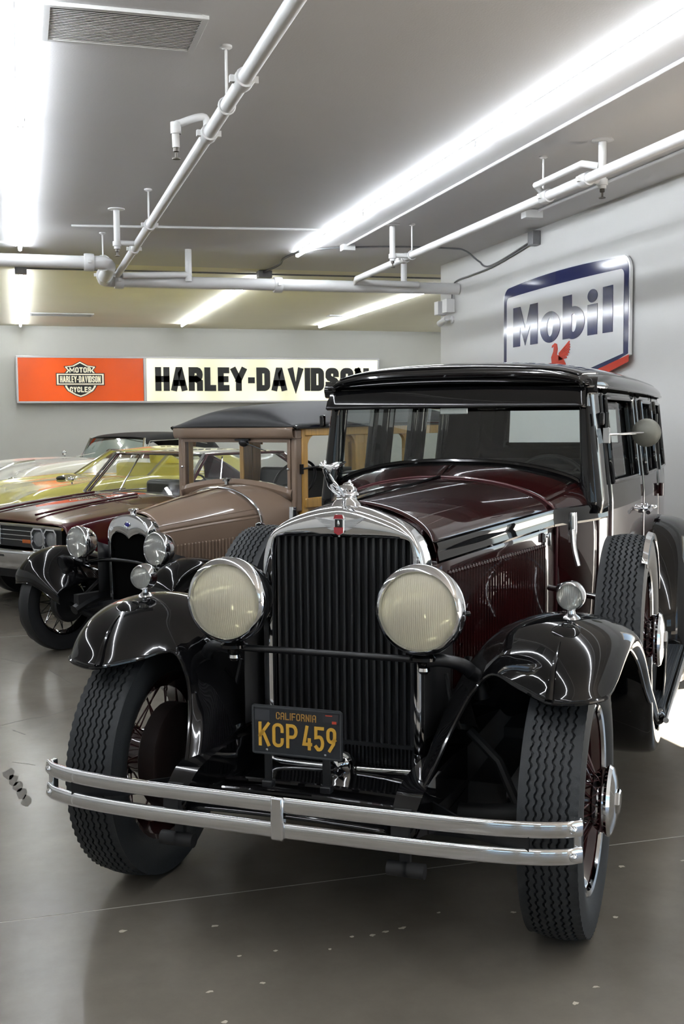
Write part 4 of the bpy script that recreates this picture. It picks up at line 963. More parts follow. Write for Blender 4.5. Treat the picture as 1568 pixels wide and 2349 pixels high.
# roof ------------------------------------------------------------------------------------------------
def roof_sec(y, drop=0, kx=1.):
    X_ = (PX(y) if y < 4.44 else float(np.interp(y, [4.44, 4.52, 4.56, 4.585], [.652, .54, .42, .25]))) - .048
    X_ = min(X_, .70)*kx
    cz = float(np.interp(y, [1.46, 1.5, 1.62, 2.0, 3.0, 3.9, 4.3, 4.5, 4.585], [.045, .07, .098, .112, .115, .105, .085, .05, .0]))
    ez = float(np.interp(y, [1.46, 1.52, 4.3, 4.5, 4.585], [1.765, 1.77, 1.77, 1.76, 1.74]))
    return [(X_*k, y, ez+cz*h) for k, h in ((-1.012, -.16), (-1.005, .06), (-.97, .30), (-.88, .56), (-.7, .80), (-.4, .95), (0, 1.0), (.4, .95), (.7, .80), (.88, .56), (.97, .30), (1.005, .06), (1.012, -.16))]
rsec = [roof_sec(y) for y in (1.455, 1.49, 1.56, 1.8, 2.2, 2.8, 3.4, 3.9, 4.2, 4.4, 4.5, 4.56)]
RU = surf(rsec, 48, 49)
rf_ = build('roof', G().grid(RU), BLACK, mc, solid=.012)
ins = RU[5:43, 9:40]+A((0, 0, .004))
lab(build('roof_insert', G().grid(ins), LEATHER, rf_, solid=.004), 'grained black leatherette roof insert')
edge = [tuple(ins[0, j]+A((0, 0, .003))) for j in range(ins.shape[1])]+[tuple(ins[i, -1]+A((0, 0, .003))) for i in range(1, ins.shape[0])]+[tuple(ins[-1, j]+A((0, 0, .003))) for j in range(ins.shape[1]-2, -1, -1)]+[tuple(ins[i, 0]+A((0, 0, .003))) for i in range(ins.shape[0]-2, 0, -1)]
build('insert_bead', G().tube(edge, .005, 6, True), BLACK, rf_)
fr = RU[1]; build('roof_front_lip', G().tube([tuple(p+A((0, -.012, -.004))) for p in RU[1, 1:-1]], .012, 8), BLACK, rf_)
for s in (0, -1):
    P = [tuple(RU[i, s]) for i in range(0, 47)]; build('drip_molding', G().tube([(p[0]*1.006, p[1], p[2]-.004) for p in P], .009, 8), BLACK, rf_)
P = []
for x in np.linspace(-.60, .60, 25): P.append([(x, WY-.058, 1.772+.045*(1-(x/.62)**2)-.004), (x, WY-.066, 1.762+.018*(1-(x/.62)**2)), (x, WY-.050, 1.752+.012*(1-(x/.62)**2))])
build('header_molding', G().grid(P), BLACK, rf_, solid=.006)

# interior ----------------------------------------------------------------------------------------------
build('front_seat', G().box((0, 2.42, .85), (1.16, .5, .3)).box((0, 2.66, 1.08), (1.18, .14, .52), Matrix.Rotation(math.radians(-8), 3, 'X')), UPH, mc, bevel=.05)
build('rear_seat', G().box((0, 3.75, .85), (1.2, .55, .3)).box((0, 4.10, 1.10), (1.2, .16, .50), Matrix.Rotation(math.radians(-12), 3, 'X')), UPH, mc, bevel=.05)
build('dashboard', G().grid(surf([[(x, 1.56, 1.36+.03*(1-(x/.58)**2)), (x, 1.66, 1.36+.03*(1-(x/.58)**2)), (x, 1.72, 1.30), (x, 1.72, 1.12)] for x in np.linspace(-.57, .57, 9)], 17, 13)), mat('dash_dark', (.02, .02, .022), .45), mc, solid=.01)
st = build('steering_wheel', G().tube([(.33+.205*math.cos(t), 1.98+.205*math.sin(t)*.42, 1.245+.205*math.sin(t)*.90) for t in np.linspace(0, 2*math.pi, 40, endpoint=False)], .012, 8, True), BLACKM, mc)
g = G().tube([(.33, 1.98, 1.245), (.33, 1.62, 1.02)], .02, 10).ellipsoid((.33, 1.985, 1.25), (.035, .02, .035))
for k in range(4): t = math.pi/4+k*math.pi/2; g.tube([(.33, 1.98, 1.245), (.33+.2*math.cos(t), 1.98+.2*math.sin(t)*.42, 1.245+.2*math.sin(t)*.9)], .009, 6)
build('steering_spokes', g, BLACKM, st)
build('headliner', G().grid([[tuple(p-A((0, 0, .03))) for p in row_[4:45]] for row_ in RU[3:44]]), UPH, mc)
build('rear_view_mirror', G().box((-.02, WY+.03, 1.658), (.13, .012, .045)).tube([(-.02, WY+.035, 1.66), (-.02, WY+.05, 1.72)], .006, 6), CHROME2, mc, bevel=.004)

# headlamps -----------------------------------------------------------------------------------------------
lam = []
for s in (1, -1):
    h = headlamp(mc, 'headlamp', (s*.3235, -.205, 1.030), .137, .20, LENS, .0066, BLACK, .026, .125); lam.append(h)
    build('lamp_foot', G().lathe([(.030, -.140), (.046, -.150), (.046, -.160), (.022, -.168), (.018, -.185), (.012, -.192), (.001, -.192)], (0, .055, 0), (0, 0, 1), 24), BLACK, h)
    build('foot_nut', G().lathe([(.018, -.186), (.020, -.196), (.012, -.206), (.001, -.208)], (0, .055, 0), (0, 0, 1), 12), CHROME, h)
    build('side_screw', G().lathe([(.001, .012), (.008, .010), (.009, 0)], (s*.137, .05, -.01), (s, 0, 0), 12), BLACK, h)
    arm = cr([(s*.335, -.150, .868), (s*.385, -.14, .868), (s*.44, -.10, .845), (s*.475, -.06, .79), (s*.485, -.05, .74)], 18)
    build('lamp_bracket', G().tube(arm, [.020-.0*k+.010*abs(k/17.-.3) for k in range(18)], 12), BLACKM, mc)
build('lamp_tie_bar', G().tube([(-.305, -.150, .868), (.305, -.150, .868)], .0115, 12), BLACKM, mc)
for s in (1, -1):
    build('horn', G().lathe([(.022, -.10), (.016, -.05), (.016, .05), (.04, .11), (.05, .13)], (s*.40, .10, .73), (0, -.5, -1), 20), BLACKM, mc)
    build('hose', G().tube(cr([(s*.36, -.02, .80), (s*.38, -.03, .70), (s*.40, .0, .62)], 10), .007, 6), DARK, mc)

# bumper --------------------------------------------------------------------------------------------------
def bar(zc, h, yoff=0):
    pts = cr([(-.848, -.445), (-.80, -.478), (-.68, -.512), (-.45, -.533), (0, -.540), (.45, -.533), (.68, -.512), (.80, -.478), (.848, -.445)], 61)
    P = []
    for i, (x, y) in enumerate(pts):
        a_, b_ = pts[max(i-1, 0)], pts[min(i+1, 60)]; d = (b_-a_)/np.linalg.norm(b_-a_); n = A((d[1], -d[0]))
        if n[1] > 0: n = -n
        P.append([(x+n[0]*o, y+n[1]*o+yoff, zc+z) for o, z in ((0, h/2), (.0055, h/2*.97), (.0090, h/2*.78), (.0105, h/2*.45), (.0110, 0), (.0105, -h/2*.5), (.009, -h/2*.85), (.004, -h/2*.98), (0, -h/2), (-.004, -h/2*.8), (-.004, h/2*.8))])
    return G().grid(P, False, True)
ba = build('bumper', bar(.503, .047), CHROME, mc, angle=60); lab(ba, 'twin-bar chrome bumper')
build('lower_bar', bar(.428, .047), CHROME, ba, angle=60)
build('centre_clamp', G().box((0, -.553, .4655), (.040, .016, .128)).box((0, -.540, .4655), (.034, .03, .11)), CHROME, ba, bevel=.006)
for s in (1, -1):
    build('end_plate', G().box((s*.838, -.438, .4655), (.018, .03, .118)), CHROME2, ba, bevel=.004)
    for z in (.503, .428): build('end_bolt', G().lathe([(.001, .016), (.008, .014), (.012, .008), (.012, 0)], (s*.828, -.468, z), (s*.55, -.8, 0), 14), CHROME, ba)
    build('bumper_bracket', G().box((s*.36, -.51, .465), (.05, .04, .10)).tube([(s*.36, -.50, .44), (s*.36, -.30, .42)], .018, 8), DARK, ba)
    build('bumper_arm', G().grid(surf([[(s*.72, -.515, .485), (s*.72, -.505, .485), (s*.72, -.505, .445), (s*.72, -.515, .445)], [(s*.56, -.47, .485), (s*.56, -.46, .485), (s*.56, -.46, .445), (s*.56, -.47, .445)], [(s*.40, -.33, .485), (s*.40, -.32, .485), (s*.40, -.32, .445), (s*.40, -.33, .445)]], 10, 4), False, True), BLACKM, ba)

# licence plate --------------------------------------------------------------------------------------------
pl = build('licence_plate', G().prism([(-.148, -.071), (-.140, -.077), (.140, -.077), (.148, -.071), (.148, .071), (.140, .077), (-.140, .077), (-.148, .071)], (-.008, -.380, .672), (1, 0, 0), (0, 0, 1), .003), PLATE, mc, smooth=False, bevel=.001)
lab(pl, 'black licence plate with gold characters KCP 459')
rimp = [(-.142, -.071), (.142, -.071), (.142, .071), (-.142, .071), (-.142, -.071)]
g = G(); ribbon(g, rimp, .004, (-.008, -.3835, .672), (1, 0, 0), (0, 0, 1), .002); build('plate_rim', g, mat('plate_rim_grey', (.05, .055, .06), .4), pl, smooth=False)
PO = A((-.008, -.3832, .672))
text(pl, 'character', 'KCP', PO+A((-.124, 0, -.050)), (1, 0, 0), (0, 0, 1), .074, {'*': .50, ' ': .1}, .0085, .0095, .003, GOLD, .2, total=.128)
text(pl, 'character', '459', PO+A((.020, 0, -.050)), (1, 0, 0), (0, 0, 1), .074, {'*': .46}, .0085, .0095, .003, GOLD, .2, total=.108)
text(pl, 'small_character', 'CaLIFORNIa', PO+A((-.066, 0, .036)), (1, 0, 0), (0, 0, 1), .022, {'*': .5, 'I': .12}, .003, .0028, .002, mat('plate_gold_dull', (.36, .20, .05), .5), .2, total=.130)
build('sticker', G().box(tuple(PO+A((.110, -.0008, .052))), (.05, .001, .026)), mat('sticker_dark', (.03, .03, .035), .5), pl, smooth=False)
build('sticker_mark', G().box(tuple(PO+A((.122, -.0015, .040))), (.014, .001, .008)).box(tuple(PO+A((.105, -.0015, .060))), (.022, .001, .003)), mat('sticker_red', (.5, .06, .03), .5), pl, smooth=False)
build('old_sticker', G().box(tuple(PO+A((-.112, -.0008, .046))), (.05, .001, .034)), mat('sticker_grey', (.04, .043, .05), .5), pl, smooth=False)
for x in (-.105, .085):
    build('plate_bracket', G().box((x, -.376, .57), (.026, .006, .13)).box((x, -.376, .505), (.034, .03, .02)), BLACKM, pl, bevel=.003)
    build('plate_bolt', G().lathe([(.001, .004), (.004, .003), (.005, 0)], (x, -.3835, .611), (0, -1, 0), 10), CHROME2, pl)

# side fittings ----------------------------------------------------------------------------------------------
for s in (1, -1):
    k = 0 if s > 0 else 1
    for y, z, par, m in ((1.66, 1.60, d1[k], BLACK), (3.29, 1.60, d2[k], BLACK), (3.29, 1.20, d2[k], MAROON), (3.29, .90, d2[k], MAROON), (1.66, .98, d1[k], MAROON)):
        x = sx(y, z)
        build('hinge', G().lathe([(.001, -.038), (.014, -.038), (.014, .038), (.001, .038)], (s*(x+.018), y, z), (0, 0, 1), 14).box((s*(x+.006), y+.02, z), (.016, .05, .05)), m, par, bevel=.002)
    for y, par in ((2.45, d1[k]), (2.61, d2[k])):
        x = sx(y, 1.15)
        build('door_handle', G().tube(cr([(s*(x+.01), y, 1.15), (s*(x+.045), y, 1.15), (s*(x+.05), y+.04*(-1 if y < 2.53 else 1), 1.148), (s*(x+.046), y+.12*(-1 if y < 2.53 else 1), 1.140)], 16), .011, 10).lathe([(.022, 0), (.022, .012), (.012, .016)], (s*x, y, 1.15), (s, 0, 0), 14), CHROME, par)
    # door mirror, driver's side only
    if s < 0: continue
    x = sx(1.66, 1.53)
    mr_ = build('door_mirror', G().lathe([(.001, -.020), (.03, -.017), (.055, -.008), (.064, .0), (.064, .006), (.001, .006)], (s*(x+.175), 1.78, 1.545), (0, 1, 0), 32), mat('mirror_back_nickel', (.20, .20, .175), .45, .5, noise=.15, nscale=40), mc)
    build('mirror_arm', G().tube([(s*(x+.015), 1.66, 1.538), (s*(x+.165), 1.765, 1.546)], .0055, 8).box((s*(x+.015), 1.655, 1.535), (.03, .05, .07)), CHROME2, mr_, bevel=.002)
    build('mirror_glass', G().lathe([(.001, 0), (.06, 0)], (s*(x+.175), 1.787, 1.545), (0, 1, 0), 28), CHROME, mr_)

# ------------------------------------------------------------------ the tan wagon with wooden body
fc = empty('wooden_wagon', (.595, 7.572, 0), -math.radians(37.4+ROOM_YAW), 'tan vintage wagon with wooden posts and black roof, second in the row', 'car')
FR, FZ, FX = .345, .345, .655
for s in (1, -1):
    wheel(fc, 'front_wheel', (s*FX, .06, FZ), FR, .115, .235, 'ford', s)
    wheel(fc, 'rear_wheel', (s*FX, 2.50, FZ), FR, .115, .235, 'ford', s)
# fenders
FF = []
for t, r, dz in ((152, .36, .0), (140, .40, .0), (122, .415, .0), (100, .405, .0), (80, .40, .0), (60, .42, .0), (42, .47, .0), (26, .58, .0), (14, .74, .0), (8, .88, .0)):
    a_ = math.radians(t); row_ = []
    for x, k in ((.40, .62), (.46, .80), (.53, .93), (.60, .985), (.66, 1.0), (.72, .975), (.765, .91), (.78, .86)):
        inn = max(0, (.56-x)/.16); rr = r*(1-(1-k)*(.55 if t > 130 else .9))
        row_.append((x, .06+rr*math.cos(a_)+.03*inn, FZ+rr*math.sin(a_)-.10*inn))
    FF.append(row_)
FU = surf(FF, 48, 30)
ff = both('front_fender', G().grid(FU), BLACK, fc, solid=.005)
for k, s in enumerate((1, -1)):
    build('fender_bead', G().tube([(s*p[0], p[1], p[2]) for p in FU[0]], .005, 6), BLACK, ff[k])
    build('fender_bead', G().tube([(s*p[0], p[1], p[2]) for p in FU[:, -1]], .005, 6), BLACK, ff[k])
RF = []
for t in np.linspace(180, -10, 10):
    a_ = math.radians(t); RF.append([(x, 2.50-.42*k*math.cos(a_)*-1*-1, FZ+.42*k*math.sin(a_)) for x, k in ((.56, .98), (.62, 1.0), (.70, 1.0), (.76, .96), (.78, .90))])
both('rear_fender', G().grid(surf(RF, 30, 14)), BLACK, fc, solid=.005)
both('running_board', G().box((.70, 1.45, .315), (.24, 1.25, .03)), BLACK, fc, bevel=.005)
# chassis
build('chassis', G().box((.30, 1.5, .40), (.05, 3.2, .09)).box((-.30, 1.5, .40), (.05, 3.2, .09)).box((0, 2.0, .42), (1.0, 2.2, .05)).box((0, .6, .55), (.36, .9, .3)), DARK, fc, smooth=False)
build('front_axle', G().tube(cr([(-.58, .06, .34), (-.3, .06, .27), (.3, .06, .27), (.58, .06, .34)], 16), .022, 8), BLACKM, fc)
build('front_spring', G().tube(cr([(-.40, .09, .30), (-.2, .09, .36), (0, .09, .38), (.2, .09, .36), (.40, .09, .30)], 16), .03, 8), BLACKM, fc)
for s in (1, -1):
    build('radius_rod', G().tube([(s*.45, .06, .29), (s*.05, 1.1, .32)], .014, 8), BLACKM, fc)
    build('frame_horn', G().tube(cr([(s*.30, .3, .42), (s*.30, .05, .40), (s*.30, -.12, .34)], 8), .035, 8), BLACKM, fc)
    build('splash_apron', G().grid(surf([[(s*.24, .05, .45), (s*.24, .05, .80)], [(s*.30, .5, .44), (s*.29, .5, .66)], [(s*.42, 1.0, .34), (s*.42, 1.0, .55)]], 8, 5)), BLACKM, fc, solid=.004)
    build('fender_brace', G().tube([(s*.36, .14, .58), (s*.52, .02, .66), (s*.60, .0, .70)], .010, 6), BLACK, fc)
    build('steering_arm', G().tube([(s*.30, .1, .52), (s*.50, .08, .36)], .012, 6), BLACKM, fc)
# radiator
fo = [(.190,.36),(.196,.50),(.202,.66),(.206,.78),(.207,.845),(.202,.885),(.185,.925),(.150,.955),(.10,.976),(.05,.988),(0,.992)]
fi = [(.168,.36),(.173,.50),(.179,.66),(.182,.75),(.181,.80),(.170,.838),(.145,.860),(.105,.868),(.065,.862),(.03,.848),(0,.828)]
def frg(h, y, k=1.): 
    q = path(h, 40); return [(x*k, y, z) for x, z in q]
def fmix(t, y): return [(a_[0]*(1-t)+b_[0]*t, y, a_[2]*(1-t)+b_[2]*t) for a_, b_ in zip(frg(fi, 0), frg(fo, 0))]
fr_ = build('radiator_shell', G().grid([frg(fi, .15), frg(fi, .118), fmix(.15, .112), fmix(.85, .112), frg(fo, .122), frg(fo, .16, 1.02), frg(fo, .205, 1.05)]), CHROME, fc, solid=.003, angle=50)
build('radiator_core', G().box((0, .16, .60), (.36, .03, .52)), mat('ford_core_black', (.004, .004, .004), 1., spec=0.), fc, smooth=False)
build('filler_cap', G().lathe([(.030, -.03), (.022, -.012), (.022, .0), (.034, .004), (.036, .014), (.030, .022), (.012, .026), (.001, .027)], (0, .165, 1.010), (0, 0, 1), 24), CHROME, fr_)
build('badge', G().ellipsoid((0, .108, .925), (.026, .006, .016)), BLUEE, fr_); build('badge_rim', G().tube([(.027*math.cos(t), .107, .925+.017*math.sin(t)) for t in np.linspace(0, 2*math.pi, 24, endpoint=False)], .002, 6, True), CHROME, fr_)
# lamps
for s in (1, -1):
    h = headlamp(fc, 'headlamp', (s*.392, 0, .790), .112, .15, LENSW, .010, CHROME, .022, .10)
    build('lamp_post', G().tube([(0, .06, -.10), (0, .06, -.16)], .018, 10), BLACK, h)
build('lamp_bar', G().tube(cr([(-.50, .06, .655), (-.39, .06, .645), (-.2, .06, .675), (0, .06, .685), (.2, .06, .675), (.39, .06, .645), (.50, .06, .655)], 30), .014, 10), BLACK, fc)
h = headlamp(fc, 'cowl_lamp', (.335, -.05, .608), .078, .09, LENSW, .008, CHROME, .014, .13); build('lamp_post', G().tube([(0, .04, -.07), (0, .05, -.16)], .012, 8), CHROME2, h)
build('bumper', G().tube(cr([(-.72, -.16, .40), (-.6, -.22, .40), (0, -.24, .40), (.6, -.22, .40), (.72, -.16, .40)], 30), .020, 8), BLACK, fc) if 0 else None
# hood
h0 = [(0, .20, .998), (.06, .20, .993), (.12, .20, .972), (.17, .20, .94), (.203, .20, .885), (.213, .20, .80), (.212, .20, .66), (.205, .20, .52)]
h1 = [(0, 1.0, 1.128), (.12, 1.0, 1.118), (.235, 1.0, 1.082), (.33, 1.0, 1.028), (.395, 1.0, .955), (.42, 1.0, .86), (.425, 1.0, .70), (.42, 1.0, .50)]
hm = [tuple(A(p)*.5+A(q)*.5+A((.004, 0, .004))) for p, q in zip(h0, h1)]
HU = surf([h0, hm, h1], 20, 40)
fh = both('hood_top', G().grid(HU[:, :24]), TAN, fc, solid=.003); fs = both('hood_side', G().grid(HU[:, 23:]), TAN, fc, solid=.003)
build('hood_hinge', G().tube([(0, .2, 1.0), (0, .6, 1.076), (0, 1.0, 1.131)], .005, 6), TAN, fc)
lv = G().grid([[(0, -.008, z_), (.009, -.002, z_), (.009, .002, z_), (0, .007, z_)] for z_ in np.linspace(-.22, 0, 3)]); lv.ellipsoid((.001, 0, 0), (.009, .008, .008), None, 8, 6); lvm = lv.mesh('louver', TAN)
fang = math.atan2(.42-.213, .8)
for k, s in enumerate((1, -1)):
    for q in range(24):
        y = .28+q*.0265; x = .213+(.423-.213)*(y-.2)/.8+.010*math.sin((y-.2)/.8*math.pi)
        link('louver', lvm, fs[k], (s*x, y, .772+.03*q/24), (0, 0, -fang if s > 0 else math.pi+fang))
    build('hood_molding', G().tube([(s*(HU[i, 20, 0]+.001), HU[i, 20, 1], HU[i, 20, 2]) for i in range(20)], .004, 6), TAN, fh[k])
    build('side_molding', G().tube([(s*(HU[i, 24, 0]+.001), HU[i, 24, 1], HU[i, 24, 2]) for i in range(20)], .004, 6), TAN, fh[k])
    build('hood_band', G().tube([(s*p[0]*1.008, p[1]+.008, p[2]+.004) for p in HU[-1, :36]], .009, 8), CHROME, fc)
# cowl
FW = 1.20
c2 = [(0, FW-.02, 1.150), (.16, FW-.02, 1.145), (.31, FW-.01, 1.125), (.43, FW, 1.095), (.525, FW+.01, 1.055), (.575, FW+.02, .97), (.58, FW+.02, .75), (.57, FW+.02, .45)]
c1 = [tuple(A(p)*.5+A(q)*.5+A((.01, 0, .004))) for p, q in zip([tuple(A(x_)+A((0, .012, 0))) for x_ in h1], c2)]
CUF = surf([[tuple(A(x_)+A((0, .012, 0))) for x_ in h1], c1, c2], 12, 40)
both('cowl', G().grid(CUF), TAN, fc, solid=.004)
build('fuel_cap', G().lathe([(.020, 0), (.020, .022), (.036, .024), (.038, .040), (.030, .046), (.001, .048)], (0, 1.10, 1.150), (0, 0, 1), 20), CHROME, fc)
# windshield frame
zt0, zt1 = 1.465, 1.568
def fb(x): return float(np.interp(abs(x), CUF[-1, :, 0][:30], CUF[-1, :, 2][:30]))
g = G()
def zf(x): return 1.142-.066*(x/.55)**2
P = [[(x, FW-.015, zf(x)-.03), (x, FW-.03, zf(x)+.015), (x, FW-.015, zf(x)+.045), (x, FW+.01, zf(x)+.045)] for x in np.linspace(-.56, .56, 25)]
wf = build('windshield_frame', G().grid(P), TAN, fc, solid=.006)
for s in (1, -1):
    build('windshield_post', G().box((s*.575, FW+.02, 1.26), (.052, .07, .60)), TAN, fc, bevel=.012)
    build('frame_side', G().box((s*.535, FW-.01, 1.285), (.028, .022, .40)), TAN, wf, bevel=.004)
    build('frame_knob', G().lathe([(.001, .02), (.010, .016), (.010, 0)], (s*.54, FW-.02, 1.27), (0, -1, 0), 10), CHROME, wf)
build('frame_top', G().box((0, FW-.01, 1.478), (1.09, .022, .030)), TAN, wf, bevel=.004)
build('header', G().grid(surf([[(x, FW+.08, 1.50), (x, FW-.02, 1.495), (x, FW-.05, 1.502), (x, FW-.06, 1.545), (x, FW-.05, 1.572), (x, FW+.02, 1.580)] for x in np.linspace(-.605, .605, 5)], 9, 16)), TAN, fc, solid=.006)
build('windshield', G().grid([[(x, FW-.005, zf(x)+.03), (x, FW-.005, 1.475)] for x in np.linspace(-.53, .53, 13)]), GLASSC, fc, smooth=False)
build('wiper_motor', G().ellipsoid((.10, FW-.02, 1.462), (.045, .03, .032)).box((.10, FW-.03, 1.482), (.14, .03, .014)).tube([(.12, FW-.03, 1.46), (.32, FW-.02, 1.40)], .004, 6), BLACKM, fc)
build('inspection_sticker', G().lathe([(.001, 0), (.028, 0)], (.50, FW-.009, 1.115), (0, -1, 0), 20).lathe([(.017, .001), (.024, .001)], (.50, FW-.009, 1.115), (0, -1, 0), 20), [mat('sticker_white', (.55, .55, .55), .5)], fc)
# roof: black fabric over a crowned frame
RQ = []
for y, cz, ez in ((FW-.055, .0, 1.575), (FW-.03, .075, 1.580), (FW+.10, .135, 1.582), (FW+.5, .165, 1.590), (FW+1.2, .18, 1.60), (FW+2.0, .165, 1.60), (FW+2.5, .10, 1.585)):
    RQ.append([(x*.625, y, ez+cz*(1-abs(x)**2.4)) for x in np.linspace(-1, 1, 13)])
RQU = surf(RQ, 40, 33)
fr2 = build('roof', G().grid(RQU), mat('black_roof_fabric', (.020, .020, .022), .50, bump=.25, bscale=500), fc, solid=.01)
for s in (0, -1): build('roof_edge', G().tube([tuple(p+A((0, 0, -.008))) for p in RQU[2:, s]], .016, 8), BLACK, fr2)
# wooden body
PYS = [1.25, 1.90, 2.59, 3.35]
for s in (1, -1):
    for y, w in ((1.25, .065), (1.90, .108), (2.012, .108), (2.59, .09), (3.35, .09)):
        build('wood_post', G().box((s*.585, y+w/2, 1.26), (.05, w, .66)), WOOD, fc, bevel=.008)
    for k, (y0, y1) in enumerate(zip(PYS[:-1], PYS[1:])):
        ym, L_ = (y0+y1)/2+.04, y1-y0-.05
        build('top_rail', G().box((s*.588, ym, 1.545), (.055, L_+.08, .07)), WOOD, fc, bevel=.006)
        build('belt_rail', G().box((s*.592, ym, 1.02), (.055, L_+.08, .07)), WOOD, fc, bevel=.006)
        build('wood_panel', G().box((s*.580, ym, .80), (.03, L_+.06, .40)), WOOD2, fc, bevel=.004)
        build('bottom_rail', G().box((s*.592, ym, .57), (.055, L_+.08, .08)), WOOD, fc, bevel=.006)
        # corner gussets give the window its rounded corner
        for e, yy in ((1, y0+(.22 if k == 1 else .07)), (-1, y1+.0)):
            poly = [(0, 0), (e*.09, 0)]+[(e*(.09-.09*math.sin(t)), -.09+.09*math.cos(t)) for t in np.linspace(0, math.pi/2, 6)]
            g_ = G().prism(poly, (s*.57, yy, 1.515), (0, 1, 0), (0, 0, 1), .03)
            build('gusset', g_, WOOD, fc, smooth=False)
build('front_door_skin', G().box((.583, 1.6, .78), (.02, .6, .5)), TAN, fc, bevel=.004)
build('tail_gate', G().box((-.40, 3.60, 1.2), (.10, .05, .8)).box((.40, 3.60, 1.2), (.10, .05, .8)).box((0, 3.60, .80), (1.1, .05, .42)).box((0, 3.60, 1.55), (1.1, .05, .08)), WOOD, fc, bevel=.006)
# side curtain panel seen dark below the door window, mirror, interior
build('seat', G().box((0, 1.85, .80), (1.0, .45, .18)).box((0, 2.07, 1.03), (1.02, .12, .42), Matrix.Rotation(math.radians(-8), 3, 'X')).box((0, 2.95, 1.0), (1.02, .14, .42)), mat('black_seat_vinyl', (.012, .012, .012), .4), fc, bevel=.03)
sw = build('steering_wheel', G().tube([(.27+.19*math.cos(t), 1.56+.19*math.sin(t)*.55, 1.165+.19*math.sin(t)*.78) for t in np.linspace(0, 2*math.pi, 36, endpoint=False)], .011, 8, True), BLACKM, fc)
g = G().tube([(.27, 1.56, 1.165), (.27, 1.25, .95)], .016, 8)
for k in range(3): t = math.pi/2+k*2*math.pi/3; g.tube([(.27, 1.56, 1.165), (.27+.18*math.cos(t), 1.56+.18*math.sin(t)*.55, 1.165+.18*math.sin(t)*.78)], .008, 6)
build('steering_spokes', g, BLACKM, sw)
mrr = build('door_mirror', G().lathe([(.001, -.03), (.04, -.022), (.058, 0), (.056, .008), (.001, .008)], (.78, 1.38, 1.305), (0, 1, 0), 24), BLACK, fc)
build('mirror_arm', G().tube([(.60, 1.24, 1.27), (.77, 1.36, 1.30)], .007, 8).box((.60, 1.24, 1.27), (.03, .03, .07)), BLACKM, mrr)

# ------------------------------------------------------------------ three later cars at the back
def loft_body(parent, name, secs, m, nu=60, nv=40, **k):
    """secs: y, list of (x,z) half section from sill to centre line; builds both halves as one shell"""
    full = []
    for y, sec in secs:
        full.append([(x, y, z) for x, z in sec]+[(-x, y, z) for x, z in reversed(sec)][1:])
    return build(name, G().grid(surf(full, nu, nv)), m, parent, solid=.006, **k)
def pane(parent, pts, m=GLASSC, name='window_glass'): return build(name, G().add(pts, [tuple(range(len(pts)))]), m, parent, smooth=False)
def strip_t(parent, name, pts, r, m=CHROME, n=20): return build(name, G().tube(cr(pts, n), r, 8), m, parent)

# dark red muscle car ------------------------------------------------------------------------------
oc = empty('muscle_car', (-.189, 10.102, 0), -math.radians(38+ROOM_YAW), 'dark red hardtop with paired round headlights and chrome bumper, behind the tan wagon', 'car')
def osec(w, zs, zb, zh, zc, kx=.86): return [(w*.90, zs), (w*.98, zs+.08), (w, (zs+zb)/2), (w*.985, zb-.04), (w*kx, zb+.005), (w*.62, zh), (w*.3, zc-.005), (0, zc)]
ob = loft_body(oc, 'body', [(.02, osec(.885, .36, .765, .775, .785)), (.18, osec(.90, .30, .80, .805, .83)), (.55, osec(.91, .28, .835, .85, .875)), (1.0, osec(.915, .28, .87, .895, .915)), (1.46, osec(.92, .28, .90, .925, .945)),
  (1.62, osec(.92, .28, .905, .92, .93)), (2.4, osec(.92, .28, .90, .905, .905)), (3.3, osec(.92, .28, .905, .91, .91)), (4.0, osec(.91, .30, .90, .91, .91)), (4.5, osec(.89, .33, .86, .87, .87)), (4.82, osec(.85, .40, .78, .79, .79))], MAROON2, 70, 60)
strip_t(oc, 'hood_ridge', [(-.34, .12, .835), (-.33, .6, .888), (-.31, 1.3, .950)], .010, MAROON2); strip_t(oc, 'hood_ridge', [(.34, .12, .835), (.33, .6, .888), (.31, 1.3, .950)], .010, MAROON2)
build('grille', G().box((0, .04, .66), (1.66, .06, .19)), mat('grille_black', (.008, .008, .008), .4), oc, smooth=False)
for z in (.625, .665, .705): build('grille_bar', G().box((0, .008, z), (.94, .012, .006)), CHROME2, oc, smooth=False)
build('grille_frame', G().tube(cr([(-.86, -.005, .745), (-.5, -.02, .755), (0, -.03, .758), (.5, -.02, .755), (.86, -.005, .745)], 24), .013, 8), CHROME, oc)
build('grille_post', G().box((0, 0, .66), (.03, .02, .17)), CHROME, oc, smooth=False)
for s in (1, -1):
    for x in (.535, .705):
        gb = G(); o_ = [(-.082, -.05), (-.05, -.092), (.05, -.092), (.078, -.05), (.078, .05), (.05, .085), (-.05, .085), (-.082, .05), (-.082, -.05)]
        ribbon(gb, o_, .014, (s*x, .015, .648), (1, 0, 0), (0, 0, 1), .03)
        bz = build('headlight_bezel', gb, CHROME, oc, smooth=False)
        h = headlamp(oc, 'headlight', (s*x, .012, .648), .068, .04, LENSW, .012, CHROME, .012, .08)
    build('marker_lamp', G().box((s*.375, -.005, .618), (.11, .012, .032)), AMBER, oc, smooth=False, bevel=.004)
P = []
for x in np.linspace(-.93, .93, 21):
    y = -.10+.14*abs(x/.93)**3; P.append([(x, y+.06, .545), (x, y, .55), (x, y-.015, .53), (x, y-.006, .48), (x, y+.012, .43), (x, y+.02, .39), (x, y+.06, .375)])
bu = build('bumper', G().grid(surf(P, 41, 19)), CHROME, oc, solid=.006)
build('bumper_slot', G().box((-.05, -.105, .500), (.5, .02, .018)), DARK, bu, smooth=False)
